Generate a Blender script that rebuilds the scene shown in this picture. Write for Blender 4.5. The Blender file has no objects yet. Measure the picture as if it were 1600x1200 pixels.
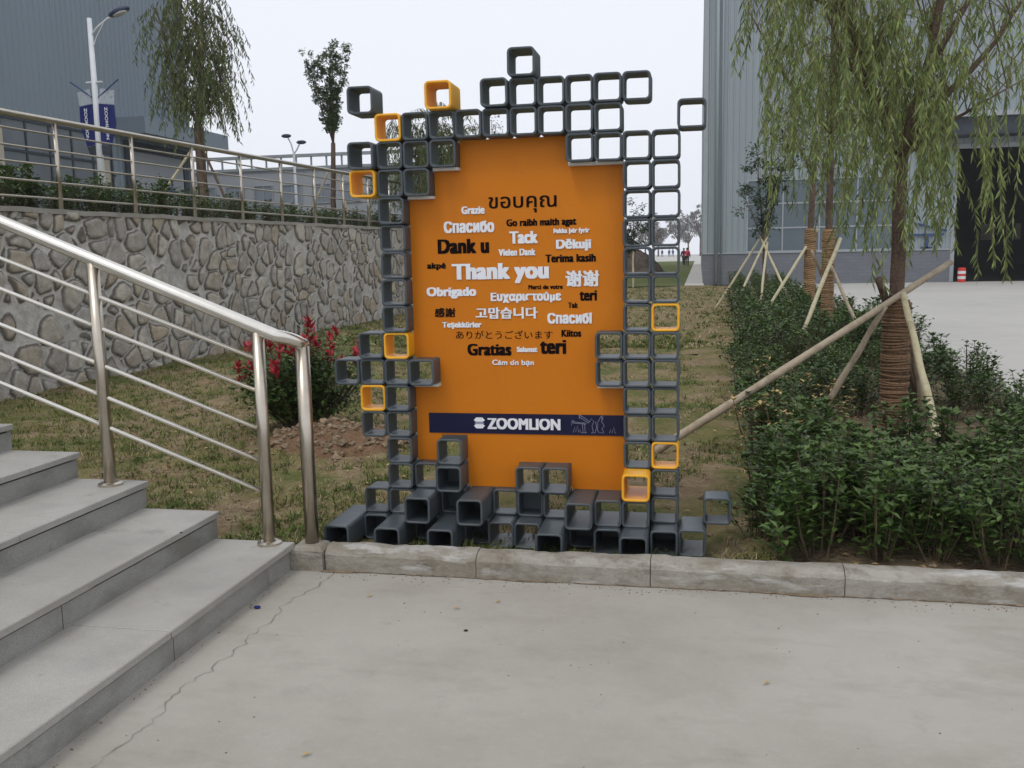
import bpy, math, random
from mathutils import Vector, Matrix, noise
random.seed(11)
R = math.radians
scene = bpy.context.scene
COL = scene.collection

# ------------------------------------------------------------------ camera
cd = bpy.data.cameras.new('camera'); cam = bpy.data.objects.new('camera', cd); COL.objects.link(cam)
cd.sensor_width = 36.0; cd.lens = 36.0 * 1455.4 / 1600.0
cd.clip_start = 0.05; cd.clip_end = 3000
RX, UX, FX = Vector((0.980512, 0.195459, -0.019793)), Vector((-0.007926, 0.14002, 0.990117)), Vector((-0.196299, 0.970665, -0.138841))
cam.matrix_world = Matrix(((RX.x, UX.x, -FX.x, 0), (RX.y, UX.y, -FX.y, 0), (RX.z, UX.z, -FX.z, 1.6), (0, 0, 0, 1)))
scene.camera = cam

# ------------------------------------------------------------------ sky, sun, exposure
SUN_EL, SUN_AZ = R(58), R(205)          # hazy sun behind and a little left of the camera
world = bpy.data.worlds.new('World'); scene.world = world; world.use_nodes = True
wn, wl = world.node_tree.nodes, world.node_tree.links
wn.clear()
sky = wn.new('ShaderNodeTexSky'); sky.sky_type = 'NISHITA'; sky.sun_disc = False
sky.sun_elevation = SUN_EL; sky.sun_rotation = SUN_AZ; sky.dust_density = 6.0; sky.air_density = 1.0
hs = wn.new('ShaderNodeHueSaturation'); hs.inputs['Saturation'].default_value = 0.25
mx = wn.new('ShaderNodeMixRGB'); mx.inputs[0].default_value = 0.8; mx.inputs[2].default_value = (9.3, 9.65, 10.5, 1)   # overcast veil
bg = wn.new('ShaderNodeBackground'); bg.inputs[1].default_value = 0.1  # strength
wo = wn.new('ShaderNodeOutputWorld')
wl.new(sky.outputs[0], hs.inputs['Color']); wl.new(hs.outputs[0], mx.inputs[1]); wl.new(mx.outputs[0], bg.inputs[0]); wl.new(bg.outputs[0], wo.inputs[0])
sl = bpy.data.lights.new('sun', 'SUN'); sl.energy = 0.6; sl.angle = R(14); sl.color = (1.0, 0.95, 0.87)
sun = bpy.data.objects.new('sun', sl); COL.objects.link(sun)
sd = Vector((math.sin(SUN_AZ) * math.cos(SUN_EL), math.cos(SUN_AZ) * math.cos(SUN_EL), math.sin(SUN_EL)))
sun.rotation_euler = sd.to_track_quat('Z', 'Y').to_euler(); sun.location = (0, -5, 40)
scene.view_settings.view_transform = 'Standard'; scene.view_settings.look = 'None'
scene.view_settings.exposure = 0.17; scene.view_settings.gamma = 1.0
scene.cycles.max_bounces = 6; scene.cycles.transparent_max_bounces = 6
scene.cycles.volume_bounces = 1

# ------------------------------------------------------------------ mesh helpers
class MB:
    def __init__(s): s.v = []; s.f = []
    def quad(s, a, b, c, d):
        n = len(s.v); s.v += [tuple(a), tuple(b), tuple(c), tuple(d)]; s.f.append((n, n + 1, n + 2, n + 3)); return s
    def poly(s, pts):
        n = len(s.v); s.v += [tuple(p) for p in pts]; s.f.append(tuple(range(n, n + len(pts)))); return s
    def box(s, x0, x1, y0, y1, z0, z1):
        n = len(s.v)
        s.v += [(x0, y0, z0), (x1, y0, z0), (x1, y1, z0), (x0, y1, z0), (x0, y0, z1), (x1, y0, z1), (x1, y1, z1), (x0, y1, z1)]
        s.f += [tuple(n + i for i in q) for q in ((0, 3, 2, 1), (4, 5, 6, 7), (0, 1, 5, 4), (1, 2, 6, 5), (2, 3, 7, 6), (3, 0, 4, 7))]; return s
    def bbox(s, x0, x1, y0, y1, z0, z1, b=.006):
        """box with bevelled top edges"""
        n = len(s.v)
        s.v += [(x0, y0, z0), (x1, y0, z0), (x1, y1, z0), (x0, y1, z0), (x0, y0, z1 - b), (x1, y0, z1 - b), (x1, y1, z1 - b), (x0, y1, z1 - b),
                (x0 + b, y0 + b, z1), (x1 - b, y0 + b, z1), (x1 - b, y1 - b, z1), (x0 + b, y1 - b, z1)]
        s.f += [tuple(n + i for i in q) for q in ((0, 3, 2, 1), (0, 1, 5, 4), (1, 2, 6, 5), (2, 3, 7, 6), (3, 0, 4, 7), (4, 5, 9, 8), (5, 6, 10, 9), (6, 7, 11, 10), (7, 4, 8, 11), (8, 9, 10, 11))]; return s
    def tube(s, pts, rad, seg=8, cap=True):
        pts = [Vector(p) for p in pts]
        if not isinstance(rad, (list, tuple)): rad = [rad] * len(pts)
        base = len(s.v); ref = None
        for i, p in enumerate(pts):
            d = (pts[min(i + 1, len(pts) - 1)] - pts[max(i - 1, 0)])
            d = d.normalized() if d.length > 1e-9 else Vector((0, 0, 1))
            if ref is None: ref = Vector((1, 0, 0)) if abs(d.x) < .9 else Vector((0, 1, 0))
            a = (ref - d * ref.dot(d)).normalized(); b = d.cross(a); ref = a
            for k in range(seg):
                t = 2 * math.pi * k / seg; s.v.append(tuple(p + (a * math.cos(t) + b * math.sin(t)) * rad[i]))
        for i in range(len(pts) - 1):
            for k in range(seg):
                k2 = (k + 1) % seg; A = base + i * seg; s.f.append((A + k, A + k2, A + seg + k2, A + seg + k))
        if cap:
            s.f.append(tuple(base + k for k in range(seg))[::-1]); s.f.append(tuple(base + (len(pts) - 1) * seg + k for k in range(seg)))
        return s
    def ball(s, c, rx, ry, rz, nu=10, nv=6):
        base = len(s.v)
        for j in range(nv + 1):
            ph = math.pi * j / nv
            for i in range(nu):
                t = 2 * math.pi * i / nu; s.v.append((c[0] + rx * math.sin(ph) * math.cos(t), c[1] + ry * math.sin(ph) * math.sin(t), c[2] + rz * math.cos(ph)))
        for j in range(nv):
            for i in range(nu):
                i2 = (i + 1) % nu; A = base + j * nu; s.f.append((A + i, A + nu + i, A + nu + i2, A + i2))
        return s
    def leaf(s, p, d, up, L, W, fold=.25):
        """pointed leaf of two folded halves"""
        d = Vector(d).normalized(); sd_ = d.cross(Vector(up)); 
        if sd_.length < 1e-4: sd_ = d.orthogonal()
        sd_.normalize(); nn = sd_.cross(d)
        p = Vector(p); n = len(s.v); m = p + d * L * .45
        s.v += [tuple(p), tuple(m + sd_ * W * .5 + nn * W * fold), tuple(p + d * L - nn * W * fold * .5), tuple(m - sd_ * W * .5 + nn * W * fold), tuple(m)]
        s.f += [(n, n + 1, n + 4), (n + 1, n + 2, n + 4), (n, n + 4, n + 3), (n + 4, n + 2, n + 3)]; return s
    def slim(s, p, d, side, L, W):
        p = Vector(p); n = len(s.v); m = p + d * L * .4
        s.v += [tuple(p), tuple(m + side * W * .5), tuple(p + d * L), tuple(m - side * W * .5)]; s.f.append((n, n + 1, n + 2, n + 3)); return s
    def mesh(s, name, m, smooth=False, off=(0, 0, 0)):
        me = bpy.data.meshes.new(name); ox, oy, oz = off
        me.from_pydata([(x - ox, y - oy, z - oz) for x, y, z in s.v], [], s.f)
        me.materials.append(m)
        if smooth: me.polygons.foreach_set('use_smooth', [True] * len(me.polygons))
        me.update(); return me
    def build(s, name, m, parent=None, smooth=False):
        off = parent_origin(parent) if parent else (0, 0, 0)
        o = bpy.data.objects.new(name, s.mesh(name, m, smooth, off)); COL.objects.link(o)
        if parent: o.parent = parent
        return o
def parent_origin(o):
    v = Vector((0, 0, 0))
    while o: v += o.location; o = o.parent
    return v
def tag(o, label=None, cat=None, group=None, kind=None):
    if label: o['label'] = label
    if cat: o['category'] = cat
    if group: o['group'] = group
    if kind: o['kind'] = kind
    return o
def empty(name, loc, label, cat, group=None):
    o = bpy.data.objects.new(name, None); o.location = loc; o.empty_display_size = .2; COL.objects.link(o); return tag(o, label, cat, group)
def copy_tree(src, loc=None, rotz=0, scale=None, label=None, group=None):
    r = src.copy(); COL.objects.link(r)
    if loc is not None: r.location = loc
    r.rotation_euler = (0, 0, rotz)
    if scale: r.scale = (scale, scale, scale) if not isinstance(scale, tuple) else scale
    if label: r['label'] = label
    if group: r['group'] = group
    for ch in list(src.children):
        c = ch.copy(); COL.objects.link(c); c.parent = r
        for g in ch.children:
            d = g.copy(); COL.objects.link(d); d.parent = c
    return r
def rnd(a, b): return random.uniform(a, b)

# ------------------------------------------------------------------ materials
def mat(name, cols, scale=6.0, rough=.7, metal=0.0, bump=0.0, bscale=None, detail=6, spec=.3, island=0.0, stops=None, dist=.01, stretch=None, coat=0, trans=0):
    """noise-mottled principled surface; cols = two or more base colours; island = random tint per loose piece"""
    m = bpy.data.materials.new(name); m.use_nodes = True
    N, L = m.node_tree.nodes, m.node_tree.links; b = N['Principled BSDF']
    b.inputs['Roughness'].default_value = rough; b.inputs['Metallic'].default_value = metal
    b.inputs['Specular IOR Level'].default_value = spec; b.inputs['Coat Weight'].default_value = coat
    tc = N.new('ShaderNodeTexCoord'); src = tc.outputs['Object']
    if stretch:
        mp = N.new('ShaderNodeMapping'); mp.inputs['Scale'].default_value = stretch; L.new(src, mp.inputs[0]); src = mp.outputs[0]
    nz = N.new('ShaderNodeTexNoise'); nz.inputs['Scale'].default_value = scale; nz.inputs['Detail'].default_value = detail; nz.inputs['Roughness'].default_value = .62
    L.new(src, nz.inputs['Vector'])
    rp = N.new('ShaderNodeValToRGB'); el = rp.color_ramp.elements
    n = len(cols); st = stops or [.32 + .36 * i / max(1, n - 1) for i in range(n)]
    el[0].position = st[0]; el[0].color = (*cols[0], 1); el[1].position = st[-1]; el[1].color = (*cols[-1], 1)
    for i in range(1, n - 1):
        e = el.new(st[i]); e.color = (*cols[i], 1)
    L.new(nz.outputs['Fac'], rp.inputs[0]); out = rp.outputs[0]
    if island:
        g = N.new('ShaderNodeNewGeometry'); mr = N.new('ShaderNodeMapRange'); mr.inputs[3].default_value = 1 - island; mr.inputs[4].default_value = 1 + island
        L.new(g.outputs['Random Per Island'], mr.inputs[0])
        hsv = N.new('ShaderNodeHueSaturation'); L.new(mr.outputs[0], hsv.inputs['Value']); L.new(out, hsv.inputs['Color']); out = hsv.outputs[0]
    L.new(out, b.inputs['Base Color'])
    if trans:
        b.inputs['Subsurface Weight'].default_value = 0
        tr = N.new('ShaderNodeBsdfTranslucent'); L.new(out, tr.inputs[0]); ms = N.new('ShaderNodeMixShader'); ms.inputs[0].default_value = trans
        L.new(b.outputs[0], ms.inputs[1]); L.new(tr.outputs[0], ms.inputs[2]); L.new(ms.outputs[0], N['Material Output'].inputs[0])
    if bump:
        n2 = N.new('ShaderNodeTexNoise'); n2.inputs['Scale'].default_value = bscale or scale * 4; n2.inputs['Detail'].default_value = 8; L.new(src, n2.inputs['Vector'])
        bp = N.new('ShaderNodeBump'); bp.inputs['Strength'].default_value = bump; bp.inputs['Distance'].default_value = dist
        L.new(n2.outputs['Fac'], bp.inputs['Height']); L.new(bp.outputs[0], b.inputs['Normal'])
    return m

def layered(name, layers, rough=.85, bump=.4, bscale=60, dist=.01, spec=.2):
    """layers: (base colour list) then (colour, noise scale, lo, hi, stretch) masks painted over it"""
    m = bpy.data.materials.new(name); m.use_nodes = True
    N, L = m.node_tree.nodes, m.node_tree.links; b = N['Principled BSDF']
    b.inputs['Roughness'].default_value = rough; b.inputs['Specular IOR Level'].default_value = spec
    tc = N.new('ShaderNodeTexCoord'); out = None
    for i, (c, sc, lo, hi, amt, st) in enumerate(layers):
        if i == 0:
            rgb = N.new('ShaderNodeRGB'); rgb.outputs[0].default_value = (*c, 1); out = rgb.outputs[0]; continue
        mp = N.new('ShaderNodeMapping'); mp.inputs['Scale'].default_value = st or (1, 1, 1); mp.inputs['Location'].default_value = (i * 3.7, i * 1.9, i * .7)
        L.new(tc.outputs['Object'], mp.inputs[0])
        nz = N.new('ShaderNodeTexNoise'); nz.inputs['Scale'].default_value = sc; nz.inputs['Detail'].default_value = 9; nz.inputs['Roughness'].default_value = .65
        L.new(mp.outputs[0], nz.inputs['Vector'])
        mr = N.new('ShaderNodeMapRange'); mr.inputs[1].default_value = lo; mr.inputs[2].default_value = hi; mr.inputs[4].default_value = amt; L.new(nz.outputs['Fac'], mr.inputs[0])
        mm = N.new('ShaderNodeMixRGB'); mm.inputs[2].default_value = (*c, 1); L.new(mr.outputs[0], mm.inputs[0]); L.new(out, mm.inputs[1]); out = mm.outputs[0]
    L.new(out, b.inputs['Base Color'])
    n2 = N.new('ShaderNodeTexNoise'); n2.inputs['Scale'].default_value = bscale; n2.inputs['Detail'].default_value = 8; L.new(tc.outputs['Object'], n2.inputs['Vector'])
    bp = N.new('ShaderNodeBump'); bp.inputs['Strength'].default_value = bump; bp.inputs['Distance'].default_value = dist
    L.new(n2.outputs['Fac'], bp.inputs['Height']); L.new(bp.outputs[0], b.inputs['Normal'])
    return m

M_pave = layered('concrete_pavement', [((.365, .345, .305), 0, 0, 0, 0, None), ((.41, .39, .35), .9, .40, .66, .9, None), ((.29, .27, .235), 1.3, .48, .72, .6, (1, 1.4, 1)), ((.24, .22, .185), 2.4, .56, .70, .3, (.8, 1.8, 1)),
                 ((.27, .255, .23), 7, .60, .78, .55, None), ((.46, .45, .42), 30, .55, .8, .4, None), ((.24, .22, .19), .45, .58, .72, .35, None), ((.2, .19, .17), 2.6, .66, .74, .45, None), ((.22, .205, .18), 150, .60, .70, .45, None), ((.50, .49, .46), 210, .62, .70, .4, None), ((.235, .21, .17), .75, .56, .64, .35, (1, 2, 1))], rough=.9, bump=.4, bscale=170, dist=.004)
M_apron = layered('apron_concrete', [((.47, .455, .425), 0, 0, 0, 0, None), ((.39, .38, .355), .25, .4, .7, .8, None), ((.54, .53, .51), 2.0, .5, .8, .5, None)], rough=.92, bump=.1)
M_kerb = layered('kerb_concrete', [((.34, .32, .28), 0, 0, 0, 0, None), ((.24, .215, .17), 3, .38, .6, .95, (1, 1, 3)), ((.15, .125, .095), 9, .5, .7, .8, (1, 1, 2)), ((.47, .46, .44), 4.5, .55, .66, .9, (.7, 1, 4)), ((.42, .4, .36), 40, .5, .8, .4, None)], rough=.95, bump=.6, bscale=70, dist=.008)
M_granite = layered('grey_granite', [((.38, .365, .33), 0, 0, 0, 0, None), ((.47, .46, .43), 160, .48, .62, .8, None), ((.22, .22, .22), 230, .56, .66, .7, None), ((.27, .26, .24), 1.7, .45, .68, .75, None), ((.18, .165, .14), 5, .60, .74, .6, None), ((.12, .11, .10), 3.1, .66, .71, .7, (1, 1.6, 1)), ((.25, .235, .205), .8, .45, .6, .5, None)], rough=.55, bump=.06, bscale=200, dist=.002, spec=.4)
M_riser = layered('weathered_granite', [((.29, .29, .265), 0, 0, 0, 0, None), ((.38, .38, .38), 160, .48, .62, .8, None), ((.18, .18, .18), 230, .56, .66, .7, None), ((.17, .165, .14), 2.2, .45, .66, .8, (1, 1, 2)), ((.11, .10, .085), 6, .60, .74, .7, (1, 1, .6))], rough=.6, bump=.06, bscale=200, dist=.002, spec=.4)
M_gap = mat('dark_joint', [(.03, .028, .025), (.05, .045, .04)])
M_lawn = layered('lawn_soil', [((.27, .20, .125), 0, 0, 0, 0, None), ((.17, .12, .07), 2.6, .40, .66, .9, None), ((.34, .275, .19), 9, .5, .68, .8, (1, 1.8, 1)), ((.085, .115, .03), 1.2, .46, .58, .8, None), ((.20, .175, .075), 2.9, .46, .62, .8, (1, 1.6, 1)), ((.09, .065, .04), 13, .58, .68, .8, (1, 2.2, 1)), ((.07, .055, .035), 40, .60, .72, .7, None)], rough=1, bump=1.0, bscale=38, dist=.03, spec=.05)
M_mound = layered('red_brown_soil', [((.20, .125, .075), 0, 0, 0, 0, None), ((.28, .19, .12), 9, .45, .7, .8, None), ((.11, .065, .04), 22, .52, .72, .8, None)], rough=1, bump=1.0, bscale=45, dist=.03, spec=.05)
M_bedsoil = layered('bed_soil', [((.20, .155, .10), 0, 0, 0, 0, None), ((.12, .09, .055), 6, .45, .7, .9, None), ((.27, .21, .14), 20, .55, .75, .7, None)], rough=1, bump=1.0, bscale=40, dist=.03, spec=.05)
M_strip = layered('far_lawn', [((.085, .11, .035), 0, 0, 0, 0, None), ((.13, .14, .06), .3, .4, .7, .8, None)], rough=1, bump=.5, bscale=4, dist=.05, spec=.05)
M_terr = layered('terrain_earth', [((.20, .18, .12), 0, 0, 0, 0, None), ((.14, .14, .08), .05, .4, .7, .8, None)], rough=1, bump=.2, bscale=1, spec=.05)
M_steel = mat('stainless_steel', [(.70, .67, .60), (.78, .75, .68)], scale=14, rough=.22, metal=1.0)
M_steel2 = mat('dull_stainless_steel', [(.47, .42, .345), (.55, .50, .42)], scale=14, rough=.28, metal=1.0)
M_box = layered('slate_grey_paint', [((.055, .070, .082), 0, 0, 0, 0, None), ((.085, .10, .112), 9, .5, .75, .6, None), ((.13, .135, .13), 3, .56, .75, .45, None), ((.035, .042, .05), 40, .6, .75, .5, None)], rough=.42, bump=.12, bscale=60, dist=.003, spec=.5)
M_yel = mat('yellow_paint', [(.78, .36, .012), (.88, .45, .02)], scale=9, rough=.42, bump=.1, bscale=60, dist=.003, spec=.5)
M_panel = layered('orange_panel', [((.56, .168, .003), 0, 0, 0, 0, None), ((.62, .192, .004), 1.3, .45, .7, .7, None), ((.47, .145, .010), 2.4, .55, .72, .5, (3, 1, .35)), ((.44, .135, .008), 18, .58, .75, .35, None)], rough=.5, bump=.03, bscale=90, dist=.002, spec=.25)
M_foam = mat('pale_board_edge', [(.55, .53, .47), (.68, .66, .6)], scale=30, rough=.8)
M_navy = mat('navy_band', [(.003, .004, .032), (.004, .005, .038)], scale=3, rough=.4)
M_white = mat('white_letter', [(.74, .76, .80), (.80, .81, .84)], scale=12, rough=.5)
M_black = mat('black_letter', [(.006, .003, .003), (.010, .005, .004)], scale=12, rough=.8, spec=.08)
M_line = mat('pale_outline', [(.30, .31, .42), (.36, .37, .48)], scale=12, rough=.6)
M_clad = mat('blue_grey_cladding', [(.25, .295, .315), (.275, .32, .34), (.26, .305, .325)], scale=.35, rough=.5, spec=.4, stretch=(1, 1, .3))
M_clad_l = mat('slate_blue_cladding', [(.20, .245, .285), (.22, .268, .31)], scale=.3, rough=.55, spec=.3, stretch=(1, 1, .3))
M_trimr = mat('grey_flashing', [(.30, .33, .35), (.34, .37, .39)], scale=2, rough=.5)
M_dark = mat('dark_frame', [(.03, .038, .05), (.045, .055, .07)], scale=4, rough=.5)
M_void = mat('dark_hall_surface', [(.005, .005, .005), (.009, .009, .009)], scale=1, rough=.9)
M_glass = mat('blue_grey_glass', [(.055, .085, .10), (.085, .12, .14)], scale=.25, rough=.08, spec=.7)
M_glass2 = mat('dim_window_glass', [(.13, .15, .165), (.18, .2, .215)], scale=.4, rough=.15, spec=.5)
M_curtain = mat('beige_blind', [(.42, .38, .30), (.48, .44, .36)], scale=2, rough=.9)
M_farwall = mat('pale_grey_render', [(.33, .35, .38), (.37, .39, .42)], scale=.3, rough=.9)
M_fwin = mat('far_window_glass', [(.20, .23, .27), (.26, .29, .33)], scale=.5, rough=.3)
M_lampw = mat('white_lamp_paint', [(.66, .68, .70), (.74, .76, .78)], scale=5, rough=.4)
M_lampd = mat('dark_lamp_housing', [(.03, .04, .08), (.05, .06, .10)], scale=8, rough=.4)
M_lens = mat('lamp_lens', [(.35, .35, .33), (.5, .5, .47)], scale=20, rough=.2)
M_banner = mat('blue_banner', [(.010, .016, .12), (.013, .022, .15)], scale=3, rough=.6)
M_bannerw = mat('grey_banner_top', [(.25, .30, .36), (.45, .48, .52), (.2, .25, .33)], scale=9, rough=.6)
M_bark = layered('willow_bark', [((.14, .10, .075), 0, 0, 0, 0, None), ((.07, .05, .04), 16, .45, .65, .9, (1, 1, .25)), ((.19, .15, .11), 30, .52, .7, .7, (1, 1, .3))], rough=.95, bump=1.0, bscale=45, dist=.02, spec=.1)
M_rope = mat('straw_rope', [(.15, .088, .05), (.22, .135, .078), (.10, .06, .036)], scale=22, rough=.95, bump=.8, bscale=120, dist=.006, island=.2)
M_rope2 = mat('tan_straw_rope', [(.26, .16, .08), (.34, .22, .12), (.19, .115, .06)], scale=22, rough=.95, bump=.8, bscale=120, dist=.006, island=.2)
M_bamboo = mat('weathered_pole', [(.30, .235, .16), (.42, .35, .26), (.24, .19, .13)], scale=7, rough=.7, bump=.3, bscale=60, stretch=(1, 1, 1))
M_bamboo2 = mat('pale_bamboo', [(.42, .37, .22), (.50, .45, .30), (.34, .30, .17)], scale=8, rough=.6)
M_wil = mat('willow_leaf', [(.135, .19, .055), (.215, .265, .088), (.09, .14, .042)], scale=2.2, rough=.55, island=.45, spec=.3, trans=.3)
M_wil2 = mat('dull_willow_leaf', [(.075, .11, .04), (.13, .165, .06), (.05, .08, .032)], scale=1.2, rough=.6, island=.45, spec=.2, trans=.25)
M_leafd = mat('dark_tree_leaf', [(.035, .06, .03), (.06, .09, .045)], scale=1.5, rough=.5, island=.4, spec=.3, trans=.2)
M_fart = mat('hazed_bare_twigs', [(.20, .195, .19), (.28, .27, .26)], scale=.4, rough=.9, island=.2)  # bare twig grey, paled further: distance haze put into the colour
M_wtwig = mat('willow_twig', [(.11, .10, .04), (.16, .14, .06)], scale=5, rough=.8)
M_young = mat('young_tree_leaf', [(.075, .125, .05), (.12, .17, .075)], scale=1.5, rough=.5, island=.4, spec=.3, trans=.35)
M_hedge = mat('glossy_hedge_leaf', [(.028, .062, .013), (.07, .118, .024), (.042, .082, .017)], scale=5, rough=.38, island=.5, spec=.45, trans=.15)
M_hedge2 = mat('fresh_hedge_leaf', [(.065, .125, .025), (.10, .17, .035)], scale=5, rough=.42, island=.35, spec=.4, trans=.2)
M_dead = mat('dry_leaf', [(.32, .22, .09), (.42, .31, .14), (.22, .14, .06)], scale=6, rough=.8, island=.3)
M_twig = mat('twig', [(.09, .065, .04), (.15, .11, .07)], scale=12, rough=.9)
M_red = mat('red_young_leaf', [(.30, .012, .026), (.42, .022, .042), (.17, .016, .018)], scale=9, rough=.4, island=.3, spec=.4, trans=.2)
M_grass = mat('grass_blade', [(.075, .115, .025), (.13, .165, .045), (.20, .18, .07)], scale=1.6, rough=.8, island=.4, spec=.15, trans=.2)
M_hay = mat('dry_grass_blade', [(.30, .25, .13), (.38, .32, .18), (.22, .17, .09)], scale=2.5, rough=.9, island=.35)
M_clod = mat('soil_clod', [(.19, .14, .09), (.28, .21, .14), (.12, .085, .05)], scale=14, rough=1, bump=.8, bscale=60, dist=.01, island=.25)
M_cope = layered('cement_capping', [((.33, .31, .275), 0, 0, 0, 0, None), ((.22, .20, .165), 2.0, .45, .7, .8, None), ((.40, .385, .35), 8, .5, .75, .6, None)], rough=.95, bump=.4, bscale=30)
M_dimpane = mat('dimming_pane', [(.06, .055, .04), (.14, .125, .10)], scale=1.5, rough=.9, trans=.3)  # dark translucent sheet that cuts the brightness of the hall openings
M_skin = mat('skin', [(.42, .25, .17), (.46, .28, .19)], rough=.6)
M_hair = mat('black_hair', [(.01, .009, .008), (.02, .017, .015)], rough=.6)
M_jred = mat('pink_red_jacket', [(.62, .03, .10), (.70, .05, .13)], rough=.8)
M_tblk = mat('black_trousers', [(.012, .012, .015), (.02, .02, .024)], rough=.9)
M_jblue = mat('blue_workwear', [(.03, .055, .17), (.04, .07, .21)], rough=.9)
M_bolr = mat('red_bollard_paint', [(.55, .03, .02), (.62, .05, .03)], rough=.5)
M_blue_st = mat('blue_steel', [(.03, .06, .16), (.04, .08, .2)], rough=.5)
M_moundf = layered('far_brown_scrub', [((.12, .09, .075), 0, 0, 0, 0, None), ((.07, .06, .045), 1.2, .42, .65, .9, None), ((.19, .15, .12), 3, .52, .7, .7, None)], rough=1, bump=1, bscale=4, dist=.2, spec=.05)
M_stain = mat('brown_stain', [(.255, .22, .165), (.28, .25, .20)], scale=20, rough=.9)
M_crackm = mat('crack_dirt', [(.15, .135, .115), (.21, .19, .16)], scale=30, rough=1)

def stone_material():
    """rubble: 'edge' and 'cell' are stored on the wall mesh, stone by stone"""
    m = bpy.data.materials.new('rubble_stone_wall'); m.use_nodes = True
    N, L = m.node_tree.nodes, m.node_tree.links; b = N['Principled BSDF']; b.inputs['Roughness'].default_value = .92; b.inputs['Specular IOR Level'].default_value = .15
    tc = N.new('ShaderNodeTexCoord')
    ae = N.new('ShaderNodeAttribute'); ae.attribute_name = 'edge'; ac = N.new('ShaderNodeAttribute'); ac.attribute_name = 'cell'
    def nz(sc, det=6):
        n = N.new('ShaderNodeTexNoise'); n.inputs['Scale'].default_value = sc; n.inputs['Detail'].default_value = det; L.new(tc.outputs['Object'], n.inputs['Vector']); return n
    n1, n2, n3 = nz(9), nz(30), nz(1.1)
    cr = N.new('ShaderNodeValToRGB'); e = cr.color_ramp.elements
    e[0].position = 0; e[0].color = (.32, .295, .255, 1); e[1].position = 1; e[1].color = (.44, .37, .275, 1)
    for p_, c_ in ((.2, (.42, .39, .33)), (.36, (.37, .31, .235)), (.52, (.38, .36, .33)), (.68, (.49, .455, .38)), (.84, (.31, .29, .26))):
        k = e.new(p_); k.color = (*c_, 1)
    L.new(ac.outputs['Fac'], cr.inputs[0])
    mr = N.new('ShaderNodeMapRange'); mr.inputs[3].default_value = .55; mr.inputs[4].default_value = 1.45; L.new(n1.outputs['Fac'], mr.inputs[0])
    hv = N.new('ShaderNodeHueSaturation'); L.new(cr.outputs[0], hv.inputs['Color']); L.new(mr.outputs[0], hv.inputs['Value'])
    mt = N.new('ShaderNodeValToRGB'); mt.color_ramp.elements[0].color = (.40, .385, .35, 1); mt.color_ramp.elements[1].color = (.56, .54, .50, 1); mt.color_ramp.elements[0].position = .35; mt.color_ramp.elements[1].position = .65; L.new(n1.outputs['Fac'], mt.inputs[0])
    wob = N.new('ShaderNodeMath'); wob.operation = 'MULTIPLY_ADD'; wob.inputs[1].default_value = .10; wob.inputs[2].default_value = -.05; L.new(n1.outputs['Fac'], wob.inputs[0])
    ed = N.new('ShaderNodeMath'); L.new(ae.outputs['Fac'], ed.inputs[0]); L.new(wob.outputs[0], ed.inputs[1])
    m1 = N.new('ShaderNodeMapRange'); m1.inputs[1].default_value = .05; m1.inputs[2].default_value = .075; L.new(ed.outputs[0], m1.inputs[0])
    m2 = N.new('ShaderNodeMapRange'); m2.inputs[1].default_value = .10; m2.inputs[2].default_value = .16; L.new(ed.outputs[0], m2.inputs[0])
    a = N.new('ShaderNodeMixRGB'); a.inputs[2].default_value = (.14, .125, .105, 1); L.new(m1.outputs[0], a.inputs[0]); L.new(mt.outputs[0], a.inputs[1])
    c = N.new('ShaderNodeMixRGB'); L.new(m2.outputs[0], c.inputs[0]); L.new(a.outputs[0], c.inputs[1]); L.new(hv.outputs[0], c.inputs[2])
    # grey cement wash smeared over some stones
    mw = N.new('ShaderNodeMapRange'); mw.inputs[1].default_value = .52; mw.inputs[2].default_value = .66; mw.inputs[4].default_value = .55; L.new(n3.outputs['Fac'], mw.inputs[0])
    w = N.new('ShaderNodeMixRGB'); w.inputs[2].default_value = (.36, .345, .315, 1); L.new(mw.outputs[0], w.inputs[0]); L.new(c.outputs[0], w.inputs[1])
    L.new(w.outputs[0], b.inputs['Base Color'])
    bp = N.new('ShaderNodeBump'); bp.inputs['Strength'].default_value = .7; bp.inputs['Distance'].default_value = .02; L.new(n2.outputs['Fac'], bp.inputs['Height']); L.new(bp.outputs[0], b.inputs['Normal'])
    return m
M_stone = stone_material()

def tile_material():
    m = bpy.data.materials.new('grey_tile_plinth'); m.use_nodes = True
    N, L = m.node_tree.nodes, m.node_tree.links; b = N['Principled BSDF']; b.inputs['Roughness'].default_value = .7
    tc = N.new('ShaderNodeTexCoord'); sp = N.new('ShaderNodeSeparateXYZ'); cb = N.new('ShaderNodeCombineXYZ'); L.new(tc.outputs['Object'], sp.inputs[0])
    ad = N.new('ShaderNodeMath'); L.new(sp.outputs[0], ad.inputs[0]); L.new(sp.outputs[1], ad.inputs[1]); L.new(ad.outputs[0], cb.inputs[0]); L.new(sp.outputs[2], cb.inputs[1])
    br = N.new('ShaderNodeTexBrick'); br.inputs['Scale'].default_value = 1; br.inputs['Color1'].default_value = (.135, .145, .165, 1); br.inputs['Color2'].default_value = (.16, .17, .19, 1); br.inputs['Mortar'].default_value = (.128, .137, .155, 1)
    br.inputs['Brick Width'].default_value = .4; br.inputs['Row Height'].default_value = .15; br.inputs['Mortar Size'].default_value = .012
    L.new(cb.outputs[0], br.inputs['Vector']); L.new(br.outputs['Color'], b.inputs['Base Color']); return m
M_tile = tile_material()

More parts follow.
